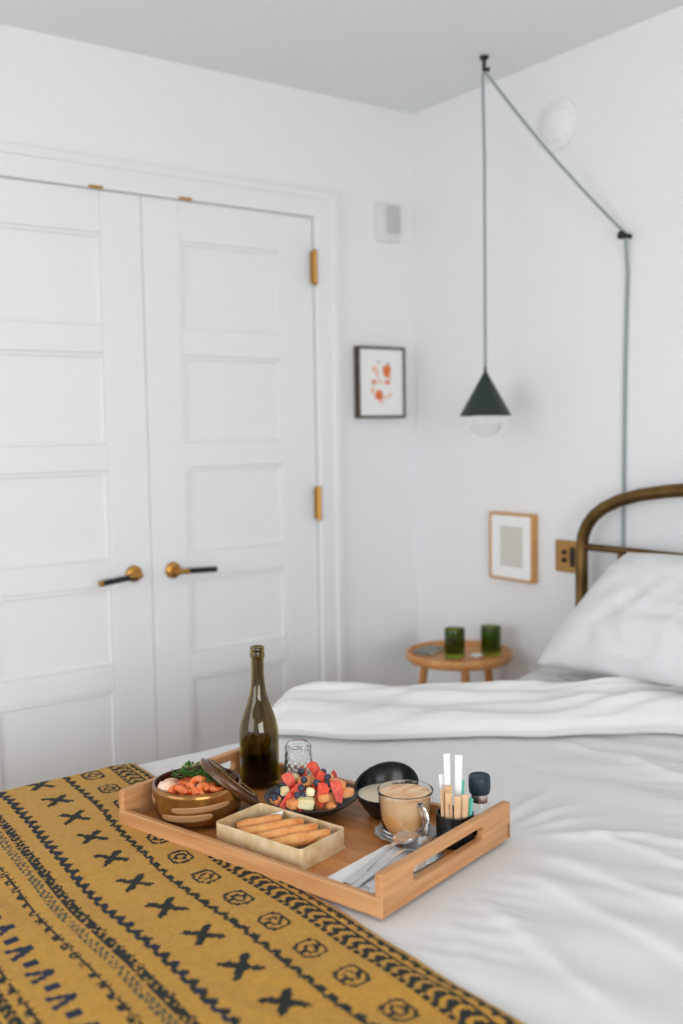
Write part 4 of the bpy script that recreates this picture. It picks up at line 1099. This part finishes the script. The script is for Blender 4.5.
sachet(-.009, .006, .152, .0120, 'whitestick', .3, 0, -.03, 'tallest white paper sachet on the left of the black cup')
sachet(.004, .009, .148, .0130, 'whitestick', -.2, 0, .03, 'tall white paper sachet leaning right in the black cup')
sachet(-.014, .014, .112, .0100, 'whitestick', .1, 0, -.07, 'shorter white paper sachet at the back of the black cup')
sachet(-.0205, -.008, .094, .0110, 'kraft', .7, .03, -.06, 'leftmost kraft paper sachet in the black cup')
sachet(-.0115, -.0165, .090, .0130, 'kraft', .15, .03, -.02, 'kraft paper sachet with brown lettering in the black cup', True)
sachet(.0015, -.0195, .084, .0120, 'kraft', .0, .03, .01, 'middle front kraft paper sachet in the black cup')
sachet(.0130, -.0165, .086, .0120, 'kraft', -.15, .03, .04, 'rightmost kraft paper sachet next to the teal one')
sachet(-.010, -.003, .097, .0150, 'kraft', .2, .0, -.03, 'kraft paper sachet in the second row of the black cup')
sachet(.0215, -.008, .078, .0100, 'teal', -.6, .03, .09, 'teal paper sachet at the right side of the black cup')
sachet(.008, .018, .098, .0130, 'teal', .0, 0, .05, 'teal paper sachet at the back of the black cup')

g = thing('pepper_grinder', 'small glass spice grinder with a navy cap at the tray corner', 'grinder', on(.272, .157))
link('glass_jar', lathe_me('glass_jar', [(0, .0005), (.019, .0005), (.0205, .003), (.0205, .048), (.019, .054), (.0125, .061), (.0125, .070), (.0110, .070), (.0110, .062), (.0172, .053), (.0187, .047), (.0187, .004), (0, .0028)], 40), 'glass', g)
link('peppercorns', lathe_me('peppercorns', [(0, .0032), (.0183, .0042), (.0183, .026), (.010, .0285), (0, .028)], 30), 'charcoal', g)
link('steel_collar', lathe_me('steel_collar', [(.0112, .0605), (.0150, .0605), (.0155, .063), (.0155, .076), (.0112, .076)], 40, closed=True), 'steel', g)
link('cap', lathe_me('cap', [(0, .076), (.0175, .076), (.0188, .078), (.0202, .090), (.0198, .105), (.0186, .1085), (.0165, .1095), (.0155, .1075), (0, .1070)], 44), 'navycap', g)
# ------------------------------------------------------------------ napkin and cutlery
nap = thing('napkin', 'folded white cloth napkin under the cutlery by the tray handle', 'napkin', on(.2305, -.080), (0, 0, TA))
def soft_slab(name, hx, hy, z0, z1, seed):
    nx, ny = 24, 32; a = np.linspace(-hx, hx, nx); b = np.linspace(-hy, hy, ny); A2, B2 = np.meshgrid(a, b)
    eg = np.minimum(sstep(0, .006, hx - np.abs(A2)), sstep(0, .006, hy - np.abs(B2)))
    Z = z0 + (z1 - z0) * (.25 + .75 * eg) + .0007 * pn(A2 * 60 + seed, B2 * 60) * eg
    top = np.stack([A2, B2, Z], -1); bot = np.stack([A2, B2, np.full_like(Z, z0)], -1)
    vs = np.concatenate([top.reshape(-1, 3), bot.reshape(-1, 3)]); N = nx * ny; ix = np.arange(N).reshape(ny, nx); fs = []
    for i in range(ny - 1):
        for j in range(nx - 1):
            q = [int(k) for k in (ix[i, j], ix[i, j + 1], ix[i + 1, j + 1], ix[i + 1, j])]; fs += [tuple(q), tuple(k + N for k in reversed(q))]
    ring = [int(k) for k in list(ix[0, :]) + list(ix[1:, -1]) + list(ix[-1, -2::-1]) + list(ix[-2:0:-1, 0])]
    for k in range(len(ring)): k2 = (k + 1) % len(ring); fs.append((ring[k], ring[k] + N, ring[k2] + N, ring[k2]))
    return me_from(name, vs, fs)
link('lower_fold', soft_slab('lower_fold', .060, .092, .0002, .0034, 2), 'napkin', nap)
link('upper_fold', soft_slab('upper_fold', .058, .090, .0036, .0068, 5), 'napkin', nap)
def strip_me(name, st, thick):
    """flat bar: st = list of (y, halfwidth, z)"""
    vs, fs = [], []
    for y_, hw_, z_ in st:
        vs += [(-hw_, y_, z_), (hw_, y_, z_), (hw_, y_, z_ + thick), (-hw_, y_, z_ + thick)]
    for i in range(len(st) - 1):
        for k in range(4): fs.append((i * 4 + k, i * 4 + (k + 1) % 4, (i + 1) * 4 + (k + 1) % 4, (i + 1) * 4 + k))
    fs += [(3, 2, 1, 0), tuple(range(len(st) * 4 - 4, len(st) * 4))]
    bm = bmesh.new(); m_ = me_from(name, vs, fs); bm.from_mesh(m_); bpy.data.meshes.remove(m_)
    me_ = fin(bm, name, True, 40); return me_
NZ = .0072
def spoon(lx, ly, rz, zoff, label, tilt=0.0):
    e = thing('spoon', label, 'spoon', on(lx, ly, NZ + zoff), (tilt, 0, TA + rz), 'cutlery on the napkin')
    e.scale = (1.1, 1.1, 1.1)
    link('spoon_handle', strip_me('spoon_handle', [(-.105, .0065, .0010), (-.098, .0085, .0012), (-.070, .0070, .0030), (-.030, .0045, .0065), (.000, .0032, .0100), (.020, .0034, .0110), (.034, .0050, .0095), (.040, .0060, .0080)], .0022), 'steel', e)
    na, nr = 26, 7; vs, fs = [], []
    for lay in (0, 1):
        for i in range(nr + 1):
            s = i / nr
            for k in range(na):
                a = 2 * PI * k / na
                vs.append((.0185 * s * math.cos(a) * (1 - .12 * math.sin(a)), .064 + .031 * s * math.sin(a), .0100 - .0085 * (1 - s * s) + (.0013 if lay == 0 else 0)))
    L_ = (nr + 1) * na
    for lay in (0, 1):
        for i in range(nr):
            for k in range(na):
                q = (lay * L_ + i * na + k, lay * L_ + i * na + (k + 1) % na, lay * L_ + (i + 1) * na + (k + 1) % na, lay * L_ + (i + 1) * na + k)
                fs.append(q if lay == 0 else tuple(reversed(q)))
    for k in range(na): fs.append((nr * na + k, nr * na + (k + 1) % na, L_ + nr * na + (k + 1) % na, L_ + nr * na + k))
    bm = bmesh.new(); m_ = me_from('spoon_bowl', vs, fs); bm.from_mesh(m_); bpy.data.meshes.remove(m_); bmesh.ops.remove_doubles(bm, verts=bm.verts[:], dist=1e-6)
    link('spoon_bowl', fin(bm, 'spoon_bowl', True, 60), 'steel', e)
spoon(.2145, -.053, .063, .0050, 'top steel spoon lying across the other cutlery', .03)
spoon(.2335, -.054, .0, .0002, 'lower steel spoon peeking out beside the coffee mug')
def fork(lx, ly, rz, label):
    e = thing('fork', label, 'fork', on(lx, ly, NZ), (0, 0, TA + rz), 'cutlery on the napkin')
    link('fork_handle', strip_me('fork_handle', [(-.100, .0065, .0005), (-.092, .0085, .0006), (-.060, .0070, .0020), (-.010, .0040, .0060), (.025, .0034, .0075), (.040, .0060, .0060), (.052, .0105, .0045), (.062, .0118, .0045)], .0020), 'steel', e)
    for k in range(4):
        x_ = -.0100 + k * .00667
        pts = [(x_, .060, .0055), (x_, .075, .0060), (x_, .090, .0085), (x_ * .98, .105, .0125)]
        link('tine', tube_me('tine', pts, [.0018, .0016, .0014, .0007], 8), 'steel', e)
fork(.2555, -.055, -.01, 'steel fork lying beside the spoons on the napkin')
kn = thing('knife', 'steel table knife nearest the tray handle', 'knife', on(.2765, -.075, NZ), (0, 0, TA - .03), 'cutlery on the napkin')
link('knife_handle', strip_me('knife_handle', [(-.100, .0050, .0005), (-.094, .0078, .0005), (-.060, .0074, .0005), (.000, .0058, .0005), (.008, .0050, .0005)], .0060), 'steel', kn)
link('knife_blade', strip_me('knife_blade', [(.006, .0050, .0022), (.014, .0080, .0024), (.060, .0088, .0024), (.085, .0075, .0024), (.100, .0030, .0024)], .0014), 'steel', kn)

# ------------------------------------------------------------------ bedside table and what stands on it
NC = (2.181, 2.394); NTZ = .673
t = thing('bedside_table', 'round honey oak bedside table with raised rim and splayed legs', 'table', (NC[0], NC[1], 0))
link('table_top', lathe_me('table_top', [(0, NTZ - .016), (.148, NTZ - .016), (.162, NTZ - .013), (.168, NTZ - .003), (.170, NTZ + .012), (.167, NTZ + .016), (.163, NTZ + .014), (.158, NTZ + .002), (.150, NTZ), (0, NTZ)], 64), 'oak', t)
for k in range(3):
    a = math.atan2(-bkv.y, -bkv.x) + k * 2 * PI / 3 + .05
    link('leg', tube_me('leg', [(.205 * math.cos(a), .205 * math.sin(a) , 0), (.115 * math.cos(a), .115 * math.sin(a), NTZ - .015)], [.010, .0135], 14), 'oak', t)
def gtumbler(x, y, label):
    e = thing('green_tumbler', label, 'glass', (x, y, NTZ + .0005), group='green tumblers on the bedside table')
    def rib(a, i): return 1 + .010 * math.cos(a * 22)
    link('glass_body', lathe_me('glass_body', [(0, .0005), (.028, .0005), (.0315, .004), (.0325, .012), (.0325, .082), (.0318, .090), (.0310, .0915), (.0300, .090), (.0298, .080), (.0296, .020), (.0285, .016), (0, .015)], 66, rf=rib), 'greenglass', e)
gtumbler(2.155, 2.385, 'dark green ribbed tumbler nearer the grey book on the bedside table')
gtumbler(2.268, 2.338, 'dark green ribbed tumbler at the right edge of the bedside table')
bk = thing('notebook', 'small grey covered book lying on the bedside table', 'book', (2.138, 2.489, NTZ + .0003), (0, 0, math.radians(18)))
block('page_block', (-.042, -.030, .0015), (.042, .030, .0100), 'pages', bk)
block('cover', (-.045, -.032, .0100), (.045, .032, .0125), 'grey_book', bk, .0008)
block('cover', (-.045, -.032, 0), (.045, .032, .0018), 'grey_book', bk, .0006)
block('spine', (-.0465, -.032, .0002), (-.0435, .032, .0124), 'grey_book', bk, .0008)
d_ = link('trinket_dish', lathe_me('trinket_dish', [(0, .0005), (.012, .0005), (.019, .006), (.020, .008), (.0185, .0078), (.011, .003), (0, .0028)], 28), 'paper', None, (2.205, 2.338, NTZ))
tag(d_, 'tiny white dish between the green tumblers on the bedside table', 'dish')
